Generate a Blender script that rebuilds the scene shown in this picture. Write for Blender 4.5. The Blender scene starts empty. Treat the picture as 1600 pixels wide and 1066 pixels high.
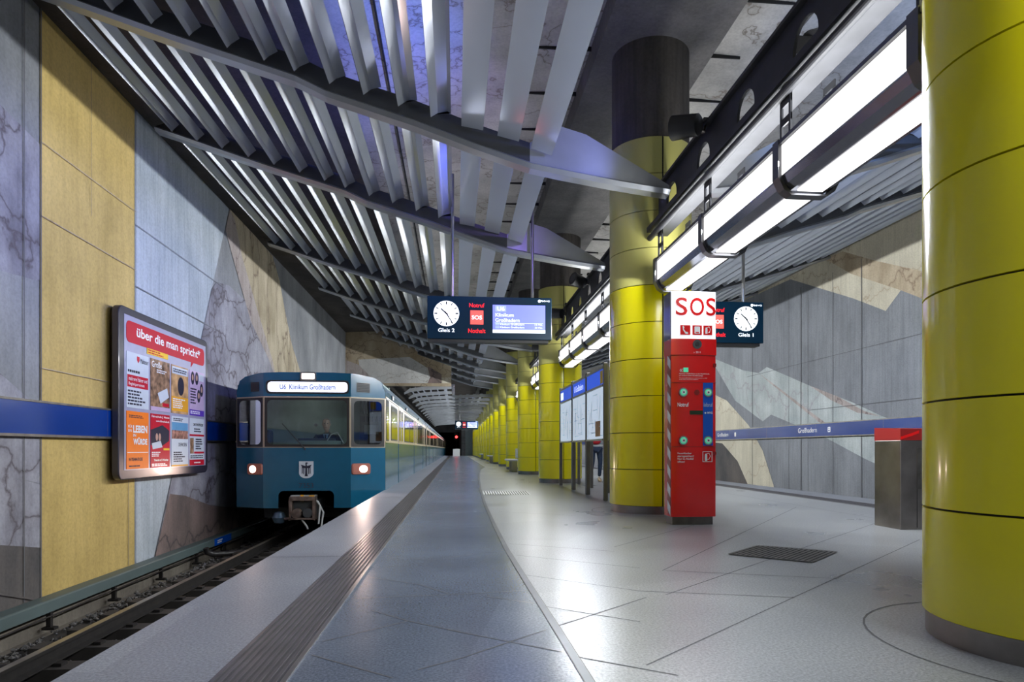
import bpy, math, random
from mathutils import Vector, Matrix
random.seed(7)
R = math.radians
SC = bpy.context.scene
COL = SC.collection

# ------------------------------------------------------------------ camera, world, exposure
F = 1020.0; H = 0.83; YAW = math.atan(88.0 / F); HOR = 702.0
cam = bpy.data.cameras.new('camera'); camo = bpy.data.objects.new('camera', cam); COL.objects.link(camo)
cam.sensor_width = 36.0; cam.lens = 36.0 * F / 1600.0
cam.shift_y = (HOR - 533.0) / 1600.0
cam.clip_start = 0.05; cam.clip_end = 400
camo.location = (0, 0, H); camo.rotation_euler = (R(90), 0, -YAW)
SC.camera = camo
world = bpy.data.worlds.new('world'); SC.world = world; world.use_nodes = True
world.node_tree.nodes['Background'].inputs[0].default_value = (0.55, 0.62, 0.75, 1)
world.node_tree.nodes['Background'].inputs[1].default_value = 0.006
SC.view_settings.view_transform = 'Standard'; SC.view_settings.look = 'None'
SC.view_settings.gamma = 1.0; SC.view_settings.use_curve_mapping = False
SC.view_settings.exposure = 0.0
TUBE = 64.0        # W per metre of platform luminaire, each side
UP = 21.0; GLOW = 1.9         # W per metre of added ceiling fill; radiance of the luminaire diffusers

CS, SN = math.cos(YAW), math.sin(YAW)
def ray(px, py):
    u = (px - 800.0) / F; w = (HOR - py) / F
    return (u * CS + SN, -u * SN + CS, w)
def onX(px, py, X):
    d = ray(px, py); t = X / d[0]; return (X, t * d[1], H + t * d[2])
def onY(px, py, Y):
    d = ray(px, py); t = Y / d[1]; return (t * d[0], Y, H + t * d[2])
def onZ(px, py, Z=0.0):
    d = ray(px, py); t = (Z - H) / d[2]; return (t * d[0], t * d[1], Z)

# ------------------------------------------------------------------ materials
MATS = {}
def _new(name):
    m = bpy.data.materials.new(name); m.use_nodes = True
    nt = m.node_tree; b = nt.nodes['Principled BSDF']; MATS[name] = m
    return m, nt, b
def rgba(c): return (c[0], c[1], c[2], 1.0)
def flat(name, c, rough=0.5, metal=0.0, coat=0.0, var=0.06, scale=6.0, bump=0.0, spec=0.5, stretch=None):
    m, nt, b = _new(name); N = nt.nodes; L = nt.links
    tc = N.new('ShaderNodeTexCoord'); no = N.new('ShaderNodeTexNoise'); no.inputs['Scale'].default_value = scale
    no.inputs['Detail'].default_value = 5
    src = tc.outputs['Object']
    if stretch:
        mp = N.new('ShaderNodeMapping'); mp.inputs['Scale'].default_value = stretch
        L.new(src, mp.inputs[0]); src = mp.outputs[0]
    L.new(src, no.inputs['Vector'])
    r = N.new('ShaderNodeValToRGB')
    r.color_ramp.elements[0].position = 0.3; r.color_ramp.elements[1].position = 0.7
    r.color_ramp.elements[0].color = rgba([max(0, x * (1 - var)) for x in c])
    r.color_ramp.elements[1].color = rgba([min(1, x * (1 + var)) for x in c])
    L.new(no.outputs[0], r.inputs[0]); L.new(r.outputs[0], b.inputs['Base Color'])
    b.inputs['Roughness'].default_value = rough; b.inputs['Metallic'].default_value = metal
    b.inputs['Coat Weight'].default_value = coat; b.inputs['Coat Roughness'].default_value = 0.08
    b.inputs['Specular IOR Level'].default_value = spec
    if bump:
        bp = N.new('ShaderNodeBump'); bp.inputs['Strength'].default_value = bump; bp.inputs['Distance'].default_value = 0.01
        L.new(no.outputs[0], bp.inputs['Height']); L.new(bp.outputs[0], b.inputs['Normal'])
    return m
def emis(name, c, s):
    m, nt, b = _new(name)
    b.inputs['Base Color'].default_value = rgba(c); b.inputs['Emission Color'].default_value = rgba(c)
    b.inputs['Emission Strength'].default_value = s; b.inputs['Roughness'].default_value = 0.4
    return m
def concrete(name, c1, c2, scale=0.6, vein=None, vcol=(0.1, 0.09, 0.09), streak=0.3, rough=0.85, vs=0.7, warp=1.2, vw=0.03, stretch=(1, 1, 0.6)):
    """cast concrete: cloudy tone, vertical streaks, fine grain; optional painted crack/vein lines"""
    m, nt, b = _new(name); N = nt.nodes; L = nt.links
    tc = N.new('ShaderNodeTexCoord'); mp = N.new('ShaderNodeMapping'); mp.inputs['Scale'].default_value = stretch
    L.new(tc.outputs['Object'], mp.inputs[0])
    n1 = N.new('ShaderNodeTexNoise'); n1.inputs['Scale'].default_value = scale; n1.inputs['Detail'].default_value = 9
    n1.inputs['Roughness'].default_value = 0.62; L.new(mp.outputs[0], n1.inputs['Vector'])
    r1 = N.new('ShaderNodeValToRGB'); r1.color_ramp.elements[0].position = 0.33; r1.color_ramp.elements[1].position = 0.68
    r1.color_ramp.elements[0].color = rgba(c1); r1.color_ramp.elements[1].color = rgba(c2)
    L.new(n1.outputs[0], r1.inputs[0])
    mp2 = N.new('ShaderNodeMapping'); mp2.inputs['Scale'].default_value = (14, 14, 0.7); L.new(tc.outputs['Object'], mp2.inputs[0])
    n2 = N.new('ShaderNodeTexNoise'); n2.inputs['Scale'].default_value = 1.0; n2.inputs['Detail'].default_value = 7
    L.new(mp2.outputs[0], n2.inputs['Vector'])
    r2 = N.new('ShaderNodeValToRGB'); r2.color_ramp.elements[0].position = 0.3; r2.color_ramp.elements[1].position = 0.62
    r2.color_ramp.elements[0].color = (0.62, 0.62, 0.62, 1); r2.color_ramp.elements[1].color = (1.06, 1.06, 1.06, 1)
    L.new(n2.outputs[0], r2.inputs[0])
    mx = N.new('ShaderNodeMixRGB'); mx.blend_type = 'MULTIPLY'; mx.inputs[0].default_value = streak
    L.new(r1.outputs[0], mx.inputs[1]); L.new(r2.outputs[0], mx.inputs[2])
    n3 = N.new('ShaderNodeTexNoise'); n3.inputs['Scale'].default_value = 28; n3.inputs['Detail'].default_value = 6
    L.new(tc.outputs['Object'], n3.inputs['Vector'])
    r3 = N.new('ShaderNodeValToRGB'); r3.color_ramp.elements[0].position = 0.3; r3.color_ramp.elements[1].position = 0.6
    r3.color_ramp.elements[0].color = (0.75, 0.75, 0.75, 1); r3.color_ramp.elements[1].color = (1.05, 1.05, 1.05, 1)
    L.new(n3.outputs[0], r3.inputs[0])
    mx3 = N.new('ShaderNodeMixRGB'); mx3.blend_type = 'MULTIPLY'; mx3.inputs[0].default_value = 0.55
    L.new(mx.outputs[0], mx3.inputs[1]); L.new(r3.outputs[0], mx3.inputs[2])
    out = mx3.outputs[0]
    if vein:
        nw = N.new('ShaderNodeTexNoise'); nw.inputs['Scale'].default_value = 1.4; nw.inputs['Detail'].default_value = 6
        L.new(tc.outputs['Object'], nw.inputs['Vector'])
        mxv = N.new('ShaderNodeVectorMath'); mxv.operation = 'SCALE'; mxv.inputs['Scale'].default_value = warp
        L.new(nw.outputs['Color'], mxv.inputs[0])
        mp4 = N.new('ShaderNodeMapping'); mp4.inputs['Scale'].default_value = vein; mp4.inputs['Rotation'].default_value = (R(35), R(10), R(8))
        L.new(tc.outputs['Object'], mp4.inputs[0])
        ad = N.new('ShaderNodeVectorMath'); ad.operation = 'ADD'; L.new(mp4.outputs[0], ad.inputs[0]); L.new(mxv.outputs[0], ad.inputs[1])
        vo = N.new('ShaderNodeTexVoronoi'); vo.feature = 'DISTANCE_TO_EDGE'; vo.inputs['Scale'].default_value = vs
        L.new(ad.outputs[0], vo.inputs['Vector'])
        rv = N.new('ShaderNodeValToRGB'); rv.color_ramp.elements[0].position = 0.0; rv.color_ramp.elements[1].position = vw
        rv.color_ramp.elements[0].color = (0, 0, 0, 1); rv.color_ramp.elements[1].color = (1, 1, 1, 1)
        e = rv.color_ramp.elements.new(min(0.9, vw * 4)); e.color = (1, 1, 1, 1); rv.color_ramp.elements[1].color = (0.8, 0.8, 0.8, 1)
        L.new(vo.outputs['Distance'], rv.inputs[0])
        mv = N.new('ShaderNodeMixRGB'); L.new(rv.outputs[0], mv.inputs[0]); mv.inputs[1].default_value = rgba(vcol)
        L.new(out, mv.inputs[2]); out = mv.outputs[0]
    L.new(out, b.inputs['Base Color']); b.inputs['Roughness'].default_value = rough
    bp = N.new('ShaderNodeBump'); bp.inputs['Strength'].default_value = 0.25; bp.inputs['Distance'].default_value = 0.01
    L.new(n3.outputs[0], bp.inputs['Height']); L.new(bp.outputs[0], b.inputs['Normal'])
    return m
def granite(name, c, rough=0.3, var=0.35):
    m, nt, b = _new(name); N = nt.nodes; L = nt.links
    tc = N.new('ShaderNodeTexCoord')
    n1 = N.new('ShaderNodeTexNoise'); n1.inputs['Scale'].default_value = 85; n1.inputs['Detail'].default_value = 3; n1.inputs['Roughness'].default_value = 0.7
    L.new(tc.outputs['Object'], n1.inputs['Vector'])
    r = N.new('ShaderNodeValToRGB'); r.color_ramp.elements[0].position = 0.36; r.color_ramp.elements[1].position = 0.66
    r.color_ramp.elements[0].color = rgba([x * (1 - var) for x in c]); r.color_ramp.elements[1].color = rgba([min(1, x * (1 + var)) for x in c])
    L.new(n1.outputs[0], r.inputs[0])
    n2 = N.new('ShaderNodeTexNoise'); n2.inputs['Scale'].default_value = 0.9; n2.inputs['Detail'].default_value = 5
    L.new(tc.outputs['Object'], n2.inputs['Vector'])
    r2 = N.new('ShaderNodeValToRGB'); r2.color_ramp.elements[0].position = 0.3; r2.color_ramp.elements[1].position = 0.7
    r2.color_ramp.elements[0].color = (0.78, 0.78, 0.8, 1); r2.color_ramp.elements[1].color = (1.1, 1.1, 1.08, 1); L.new(n2.outputs[0], r2.inputs[0])
    # slab to slab tone differences
    mp = N.new('ShaderNodeMapping'); mp.inputs['Rotation'].default_value = (0, 0, R(45)); mp.inputs['Scale'].default_value = (0.7, 0.7, 0.7)
    L.new(tc.outputs['Object'], mp.inputs[0])
    vo = N.new('ShaderNodeTexVoronoi'); vo.voronoi_dimensions = '2D'; vo.inputs['Scale'].default_value = 0.9; vo.inputs['Randomness'].default_value = 0.8
    L.new(mp.outputs[0], vo.inputs['Vector'])
    r3 = N.new('ShaderNodeValToRGB'); r3.color_ramp.elements[0].color = (0.82, 0.82, 0.84, 1); r3.color_ramp.elements[1].color = (1.05, 1.05, 1.05, 1)
    L.new(vo.outputs['Color'], r3.inputs[0])
    a = N.new('ShaderNodeMixRGB'); a.blend_type = 'MULTIPLY'; a.inputs[0].default_value = 1; L.new(r.outputs[0], a.inputs[1]); L.new(r2.outputs[0], a.inputs[2])
    a2 = N.new('ShaderNodeMixRGB'); a2.blend_type = 'MULTIPLY'; a2.inputs[0].default_value = 1; L.new(a.outputs[0], a2.inputs[1]); L.new(r3.outputs[0], a2.inputs[2])
    L.new(a2.outputs[0], b.inputs['Base Color'])
    mr = N.new('ShaderNodeMapRange'); mr.inputs['To Min'].default_value = rough - 0.06; mr.inputs['To Max'].default_value = rough + 0.1
    L.new(n2.outputs[0], mr.inputs['Value']); L.new(mr.outputs[0], b.inputs['Roughness'])
    return m
def glass(name, tint=(0.75, 0.85, 0.85), gl=0.10):
    m, nt, b = _new(name); N = nt.nodes; L = nt.links
    N.remove(b); out = [n for n in N if n.type == 'OUTPUT_MATERIAL'][0]
    tr = N.new('ShaderNodeBsdfTransparent'); tr.inputs[0].default_value = rgba(tint)
    g = N.new('ShaderNodeBsdfGlossy'); g.inputs['Roughness'].default_value = 0.02
    fr = N.new('ShaderNodeFresnel'); fr.inputs[0].default_value = 1.5
    ad = N.new('ShaderNodeMath'); ad.operation = 'MULTIPLY_ADD'; ad.inputs[1].default_value = 1.6; ad.inputs[2].default_value = gl
    L.new(fr.outputs[0], ad.inputs[0])
    mx = N.new('ShaderNodeMixShader'); L.new(ad.outputs[0], mx.inputs[0]); L.new(tr.outputs[0], mx.inputs[1]); L.new(g.outputs[0], mx.inputs[2])
    L.new(mx.outputs[0], out.inputs[0]); return m

concrete('wall_grey', (0.17, 0.18, 0.2), (0.34, 0.35, 0.37))
concrete('wall_blue_grey', (0.32, 0.37, 0.42), (0.5, 0.55, 0.6), scale=0.8, streak=0.45)
concrete('wall_gold', (0.42, 0.3, 0.09), (0.66, 0.48, 0.17), scale=0.7, streak=0.25)
concrete('wall_right_grey', (0.17, 0.18, 0.2), (0.28, 0.295, 0.325), scale=0.7, streak=0.4)
concrete('rock_purple', (0.17, 0.165, 0.2), (0.42, 0.42, 0.48), scale=1.3, vein=(1, 0.5, 1.3), vcol=(0.1, 0.085, 0.1), vs=0.9, vw=0.035, warp=1.4)
concrete('rock_brown', (0.1, 0.08, 0.075), (0.25, 0.18, 0.165), scale=1.0, vein=(1, 0.6, 1), vcol=(0.06, 0.05, 0.05), vs=0.6, vw=0.025)
concrete('rock_dark', (0.05, 0.05, 0.055), (0.14, 0.12, 0.11), scale=0.9)
concrete('rock_cream', (0.36, 0.3, 0.2), (0.62, 0.54, 0.4), scale=1.1, vein=(1, 1.2, 0.25), vcol=(0.2, 0.15, 0.11), vs=1.1, vw=0.03, warp=1.0)
concrete('rock_rose', (0.33, 0.28, 0.26), (0.5, 0.44, 0.42), scale=1.2, vein=(1, 1.4, 0.2), vcol=(0.17, 0.13, 0.13), vs=1.0, vw=0.02)
concrete('rock_ochre', (0.38, 0.3, 0.2), (0.6, 0.5, 0.36), scale=1.2, vein=(1, 0.3, 0.9), vcol=(0.26, 0.19, 0.13), vs=0.9, vw=0.02)
concrete('rock_pale', (0.32, 0.36, 0.37), (0.52, 0.56, 0.56), scale=1.1, vein=(1, 0.3, 0.9), vcol=(0.33, 0.32, 0.34), vs=0.6, vw=0.02, warp=1.3)
concrete('rock_pale_cream', (0.5, 0.46, 0.36), (0.7, 0.65, 0.52), scale=0.9, vein=(1, 0.35, 0.9), vcol=(0.4, 0.33, 0.24), vs=0.55, vw=0.012, warp=1.4)
concrete('marble_ceiling', (0.34, 0.33, 0.31), (0.62, 0.6, 0.56), scale=0.8, vein=(0.7, 0.7, 1), vcol=(0.2, 0.17, 0.14), vs=0.7, vw=0.016, warp=2.2, streak=0.1, stretch=(1, 1, 1))
concrete('marble_ochre', (0.27, 0.2, 0.12), (0.5, 0.42, 0.3), scale=0.9, vein=(0.35, 1, 1.1), vcol=(0.14, 0.1, 0.07), vs=1.0, vw=0.02, warp=2.0, streak=0.1)
concrete('marble_white', (0.42, 0.41, 0.4), (0.62, 0.61, 0.58), scale=1.1, vein=(0.35, 1, 1.3), vcol=(0.3, 0.27, 0.24), vs=1.1, vw=0.015, warp=1.8, streak=0.1)
concrete('ceiling_dark', (0.05, 0.042, 0.036), (0.1, 0.085, 0.075), scale=1.2)
concrete('soffit', (0.13, 0.125, 0.12), (0.22, 0.21, 0.2), scale=1.4)
concrete('board_concrete', (0.075, 0.065, 0.055), (0.13, 0.115, 0.1), scale=1.2, streak=0.9)
concrete('pit_wall', (0.1, 0.085, 0.07), (0.18, 0.16, 0.13), scale=1.6)
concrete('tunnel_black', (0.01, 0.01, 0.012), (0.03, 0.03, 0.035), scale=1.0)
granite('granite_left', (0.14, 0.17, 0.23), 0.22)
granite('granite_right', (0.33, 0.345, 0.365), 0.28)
granite('granite_edge', (0.25, 0.265, 0.31), 0.4)
flat('joint', (0.1, 0.1, 0.11), 0.7)
flat('tactile', (0.06, 0.055, 0.065), 0.38, 0.3, var=0.2)
flat('tactile_ridge', (0.1, 0.092, 0.105), 0.3, 0.5, var=0.2)
flat('steel', (0.45, 0.45, 0.46), 0.28, 1.0, var=0.1, scale=3)
flat('steel_worn', (0.3, 0.27, 0.25), 0.35, 1.0, var=0.3, scale=3)
flat('channel_steel', (0.2, 0.21, 0.23), 0.38, 0.6, var=0.2, scale=2)
flat('post_steel', (0.16, 0.15, 0.14), 0.35, 0.6, var=0.1)
flat('steel_dark', (0.14, 0.13, 0.12), 0.4, 0.8, var=0.3, scale=8)
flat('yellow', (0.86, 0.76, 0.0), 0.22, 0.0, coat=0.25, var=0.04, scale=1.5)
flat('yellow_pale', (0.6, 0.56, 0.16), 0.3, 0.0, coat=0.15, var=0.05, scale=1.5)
flat('gap_black', (0.012, 0.012, 0.012), 0.7)
flat('black', (0.02, 0.02, 0.022), 0.45)
flat('alu', (0.6, 0.64, 0.73), 0.17, 0.45, var=0.02, scale=2)
flat('alu_rib', (0.4, 0.42, 0.45), 0.32, 0.5, var=0.08, scale=3)
flat('rib_web_shaded', (0.08, 0.085, 0.095), 0.4, 0.3)  # shade behind the slats put into the web colour; the arm stays light
flat('beam_paint', (0.03, 0.031, 0.036), 0.6, 0.0, var=0.2)
flat('lamp_hood', (0.22, 0.22, 0.25), 0.16, 0.85, var=0.08)
flat('lamp_clamp', (0.11, 0.11, 0.12), 0.35, 0.7)
flat('train_blue', (0.005, 0.088, 0.165), 0.24, 0.0, coat=0.5, var=0.06)
flat('train_side', (0.02, 0.11, 0.18), 0.16, 0.1, coat=0.4, var=0.06)
flat('train_cream', (0.52, 0.42, 0.29), 0.35, coat=0.3, var=0.05)
flat('train_roof', (0.12, 0.2, 0.27), 0.3, 0.2, coat=0.4, var=0.1)
flat('rubber', (0.02, 0.018, 0.018), 0.4)
flat('window_dark', (0.05, 0.045, 0.04), 0.06, 0.0, coat=1.0, var=0.3, scale=2, spec=1.0)
flat('cab_wall', (0.24, 0.3, 0.27), 0.6, var=0.15, scale=3)
flat('cab_dark', (0.05, 0.055, 0.06), 0.5)
flat('coupler', (0.2, 0.15, 0.13), 0.5, 0.6, var=0.5, scale=9)
flat('coupler_blue', (0.09, 0.14, 0.2), 0.3, 0.5, var=0.3)
flat('paint_amber', (0.8, 0.4, 0.02), 0.4)
flat('paint_grey', (0.4, 0.42, 0.42), 0.45)
flat('white', (0.82, 0.83, 0.85), 0.35, coat=0.3, var=0.02)
flat('red', (0.72, 0.004, 0.004), 0.27, coat=0.5, var=0.04)
flat('red_dark', (0.25, 0.01, 0.01), 0.4)
flat('blue', (0.0, 0.09, 0.55), 0.3, coat=0.4, var=0.05)
flat('band_blue', (0.001, 0.035, 0.24), 0.16, coat=0.5, var=0.08, scale=1)
flat('rail_cover', (0.09, 0.125, 0.125), 0.5, var=0.12, scale=2)
flat('rail_top', (0.3, 0.27, 0.23), 0.3, 0.7, var=0.2, scale=3)
flat('rail_rust', (0.013, 0.011, 0.01), 0.7, 0.3, var=0.4, scale=12)
flat('sleeper', (0.028, 0.024, 0.021), 0.85, var=0.3)
flat('ballast', (0.09, 0.085, 0.082), 0.9, var=0.5, scale=9, bump=0.4)
flat('skin', (0.5, 0.3, 0.23), 0.5)
flat('suit', (0.012, 0.013, 0.018), 0.7)
flat('shirt', (0.2, 0.3, 0.42), 0.7)
flat('hair_grey', (0.22, 0.2, 0.19), 0.7)
flat('jacket_red', (0.45, 0.01, 0.02), 0.7)
flat('jeans', (0.015, 0.03, 0.07), 0.8, var=0.2, scale=20)
flat('shoe', (0.4, 0.3, 0.2), 0.6)
flat('led_off', (0.02, 0.045, 0.02), 0.3)
flat('sign_navy', (0.002, 0.02, 0.045), 0.3, spec=0.25, var=0.03)
flat('frame_dark', (0.03, 0.028, 0.045), 0.35, 0.0, coat=0.3)
flat('poster_back', (0.33, 0.33, 0.46), 0.35, coat=0.15)
flat('cyan_grey', (0.36, 0.45, 0.5), 0.35, var=0.1)
flat('poster_white', (0.55, 0.6, 0.66), 0.5, spec=0.15, var=0.02)
flat('poster_red', (0.5, 0.01, 0.03), 0.5, spec=0.15, var=0.02)
flat('poster_orange', (0.85, 0.2, 0.02), 0.5, spec=0.15, var=0.02)
flat('poster_amber', (0.75, 0.36, 0.03), 0.5, spec=0.15)
flat('poster_yellow', (0.8, 0.5, 0.03), 0.5, spec=0.15)
flat('poster_violet', (0.1, 0.04, 0.4), 0.5, spec=0.15)
flat('poster_lilac', (0.5, 0.38, 0.55), 0.5, spec=0.15)
flat('poster_tan', (0.5, 0.3, 0.14), 0.5, spec=0.15, var=0.5, scale=5)
flat('poster_photo', (0.25, 0.15, 0.09), 0.5, spec=0.15, var=0.8, scale=9)
flat('poster_city', (0.32, 0.16, 0.12), 0.5, spec=0.15, var=0.7, scale=16)
flat('poster_sky', (0.12, 0.3, 0.5), 0.5, spec=0.15)
flat('poster_ink', (0.03, 0.03, 0.05), 0.5, spec=0.15)
flat('map_paper', (0.5, 0.56, 0.62), 0.2, var=0.25, scale=3, coat=0.8)
emis('glow_white', (1.0, 0.985, 0.96), GLOW)
emis('headlamp', (1.0, 0.72, 0.6), 9.0)
emis('headlamp_rim', (0.3, 0.1, 0.07), 0.12)
emis('dest_white', (0.82, 0.86, 1.0), 1.3)
emis('clock_white', (0.93, 0.97, 1.0), 1.05)
emis('text_white', (0.85, 0.92, 1.0), 0.95)
emis('sign_red', (1.0, 0.012, 0.02), 0.9)
emis('sign_coral', (1.0, 0.1, 0.08), 0.85)
emis('screen_blue', (0.17, 0.2, 0.85), 0.95)
emis('screen_pale', (0.3, 0.36, 0.9), 0.9)
emis('signal_red', (1.0, 0.02, 0.02), 14.0)
emis('board_light', (0.62, 0.74, 0.88), 0.55)
emis('board_blue', (0.02, 0.1, 0.75), 0.6)
emis('lit_white', (0.9, 0.93, 1.0), 0.62)
emis('ring_green', (0.1, 0.8, 0.45), 0.3)
emis('glow_dim', (1.0, 0.97, 0.85), 1.6)
glass('cab_glass'); 
M = MATS

# ------------------------------------------------------------------ helpers
def wl(o):
    v = Vector((0, 0, 0))
    while o is not None: v += Vector(o.location); o = o.parent
    return v
class MB:
    def __init__(s): s.v = []; s.f = []; s.m = []; s.names = []
    def mi(s, n):
        if n not in s.names: s.names.append(n)
        return s.names.index(n)
    def face(s, pts, mat):
        b = len(s.v); s.v += [tuple(p) for p in pts]; s.f.append(tuple(range(b, b + len(pts)))); s.m.append(s.mi(mat)); return s
    def box(s, x0, x1, y0, y1, z0, z1, mat):
        b = len(s.v)
        s.v += [(x, y, z) for z in (z0, z1) for y in (y0, y1) for x in (x0, x1)]
        for q in ((0, 2, 3, 1), (4, 5, 7, 6), (0, 1, 5, 4), (2, 6, 7, 3), (0, 4, 6, 2), (1, 3, 7, 5)):
            s.f.append(tuple(b + i for i in q)); s.m.append(s.mi(mat))
        return s
    def loft(s, rings, mat, cap=True, close=True):
        b = len(s.v); n = len(rings[0]); k = s.mi(mat)
        for r in rings: s.v += [tuple(p) for p in r]
        for i in range(len(rings) - 1):
            for j in range(n if close else n - 1):
                a = b + i * n + j; c = b + i * n + (j + 1) % n
                s.f.append((a, c, c + n, a + n)); s.m.append(k)
        if cap:
            s.f.append(tuple(b + j for j in range(n))[::-1]); s.m.append(k)
            e = b + (len(rings) - 1) * n
            s.f.append(tuple(e + j for j in range(n))); s.m.append(k)
        return s
    def prism(s, poly, d, mat):
        d = Vector(d); return s.loft([poly, [tuple(Vector(p) + d) for p in poly]], mat)
    def cyl(s, a, b, r, mat, n=16, r2=None):
        return s.tube([a, b], [r, r2 if r2 is not None else r], mat, n)
    def tube(s, path, rad, mat, n=10):
        P = [Vector(p) for p in path]; rings = []
        if not hasattr(rad, '__len__'): rad = [rad] * len(P)
        for i, p in enumerate(P):
            t = (P[min(i + 1, len(P) - 1)] - P[max(i - 1, 0)]).normalized()
            up = Vector((0, 0, 1)) if abs(t.z) < 0.9 else Vector((0, 1, 0))
            u = t.cross(up).normalized(); w = u.cross(t)
            rings.append([tuple(p + rad[i] * (u * math.cos(2 * math.pi * k / n) + w * math.sin(2 * math.pi * k / n))) for k in range(n)])
        return s.loft(rings, mat)
    def lathe(s, prof, c, mat, n=48, cap=True):
        return s.loft([[(c[0] + r * math.cos(2 * math.pi * k / n), c[1] + r * math.sin(2 * math.pi * k / n), z) for k in range(n)] for r, z in prof], mat, cap)
    def plate(s, o, u, w, nrm, pts, th, mat):
        """flat shape: 2-D pts on frame (o; u, w), thickness th along nrm"""
        o = Vector(o); u = Vector(u); w = Vector(w); nrm = Vector(nrm)
        ring = [tuple(o + u * a + w * b) for a, b in pts]
        return s.prism(ring, nrm * th, mat)
    def disc(s, o, u, w, nrm, r, th, mat, n=32, ry=None):
        return s.plate(o, u, w, nrm, [(r * math.cos(2 * math.pi * k / n), (ry or r) * math.sin(2 * math.pi * k / n)) for k in range(n)], th, mat)
    def build(s, name, parent=None, smooth=False, bevel=0.0, kind=None, seg=2):
        off = wl(parent) if parent is not None else Vector((0, 0, 0))
        me = bpy.data.meshes.new(name)
        me.from_pydata([tuple(Vector(p) - off) for p in s.v], [], s.f)
        for n in s.names: me.materials.append(M[n])
        me.polygons.foreach_set('material_index', s.m)
        me.update()
        import bmesh
        bm = bmesh.new(); bm.from_mesh(me)
        if bevel or smooth: bmesh.ops.remove_doubles(bm, verts=bm.verts, dist=1e-5)
        bmesh.ops.recalc_face_normals(bm, faces=bm.faces); bm.to_mesh(me); bm.free()
        o = bpy.data.objects.new(name, me); COL.objects.link(o)
        if parent is not None: o.parent = parent
        if smooth:
            me.polygons.foreach_set('use_smooth', [True] * len(me.polygons))
            try: me.set_sharp_from_angle(angle=R(40))
            except Exception: pass
        if bevel:
            b = o.modifiers.new('bevel', 'BEVEL'); b.width = bevel; b.segments = seg; b.limit_method = 'ANGLE'; b.angle_limit = R(40)
        if kind: o['kind'] = kind
        return o
def tag(o, label, cat, group=None, kind=None):
    o['label'] = label; o['category'] = cat
    if group: o['group'] = group
    if kind: o['kind'] = kind
    return o
def thing(name, label, cat, loc, group=None):
    o = bpy.data.objects.new(name, None); COL.objects.link(o); o.location = loc; o.empty_display_size = 0.2
    return tag(o, label, cat, group)
def dup(root, loc, label=None, group=None):
    r = root.copy(); COL.objects.link(r); r.location = loc
    if label: r['label'] = label
    if group: r['group'] = group
    def rec(a, b):
        for ch in list(a.children):
            if ch.get('_skip'): continue
            c = ch.copy(); COL.objects.link(c); c.parent = b; rec(ch, c)
    kids = list(root.children)
    rec(root, r)
    return r
def rrect(x0, x1, y0, y1, r, n=5):
    pts = []
    for cx, cy, a in ((x1 - r, y1 - r, 0), (x0 + r, y1 - r, 90), (x0 + r, y0 + r, 180), (x1 - r, y0 + r, 270)):
        for k in range(n + 1):
            t = R(a + 90.0 * k / n); pts.append((cx + r * math.cos(t), cy + r * math.sin(t)))
    return pts
def text(name, s, o, u, w, height, mat, parent, width=None, align='l', th=0.002, nrm=None, bold=0.0, label=None):
    """lettering fitted to a box: o = lower left (or centre) of the line, u = reading direction, w = up"""
    cu = bpy.data.curves.new(name, 'FONT'); cu.body = s; cu.size = 1.0; cu.resolution_u = 4; cu.offset = bold
    cu.space_line = 1.05
    tmp = bpy.data.objects.new(name, cu); COL.objects.link(tmp)
    bpy.context.view_layer.update()
    me = bpy.data.meshes.new_from_object(tmp.evaluated_get(bpy.context.evaluated_depsgraph_get()))
    bpy.data.objects.remove(tmp); bpy.data.curves.remove(cu)
    xs = [v.co.x for v in me.vertices]; ys = [v.co.y for v in me.vertices]
    x0, x1, y0, y1 = min(xs), max(xs), min(ys), max(ys)
    sy = height / max(1e-6, (y1 - y0)); sx = sy if width is None else width / max(1e-6, (x1 - x0))
    tw = (x1 - x0) * sx
    shift = {'l': 0, 'c': -tw / 2, 'r': -tw}[align]
    o = Vector(o); u = Vector(u); w = Vector(w); nrm = Vector(nrm) if nrm is not None else u.cross(w)
    off = wl(parent)
    for v in me.vertices:
        a = (v.co.x - x0) * sx + shift; b = (v.co.y - y0) * sy
        v.co = o + u * a + w * b + nrm * th - off
    me.materials.clear(); me.materials.append(M[mat]); me.update()
    ob = bpy.data.objects.new(name, me); COL.objects.link(ob); ob.parent = parent
    if label: ob['label'] = label
    return ob
def lineup(b, o, u, w, nrm, x0, x1, y0, y1, n, mat, th=0.003, fill=0.55, seed=1):
    """unreadably small printed lines: thin bars of unequal length"""
    rn = random.Random(seed); st = (y1 - y0) / n
    for i in range(n):
        yb = y1 - (i + 1) * st + st * (1 - fill) / 2; e = x0 + (x1 - x0) * rn.uniform(0.6, 1.0); x = x0
        while x < e - 0.01:
            l = rn.uniform(0.03, 0.09) * (x1 - x0) * 2; xx = min(e, x + l)
            b.plate(o, u, w, nrm, [(x, yb), (xx, yb), (xx, yb + st * fill), (x, yb + st * fill)], th, mat); x = xx + (x1 - x0) * 0.03

# ------------------------------------------------------------------ the setting
XC = 2.64              # column line
LW, RW = -4.95, 10.15  # the two painted walls
EL, ER = -1.44, 6.9    # platform edges
YE = 85.0              # far end
ZT = -0.95             # rail top
ZB = -1.25             # ballast

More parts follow.
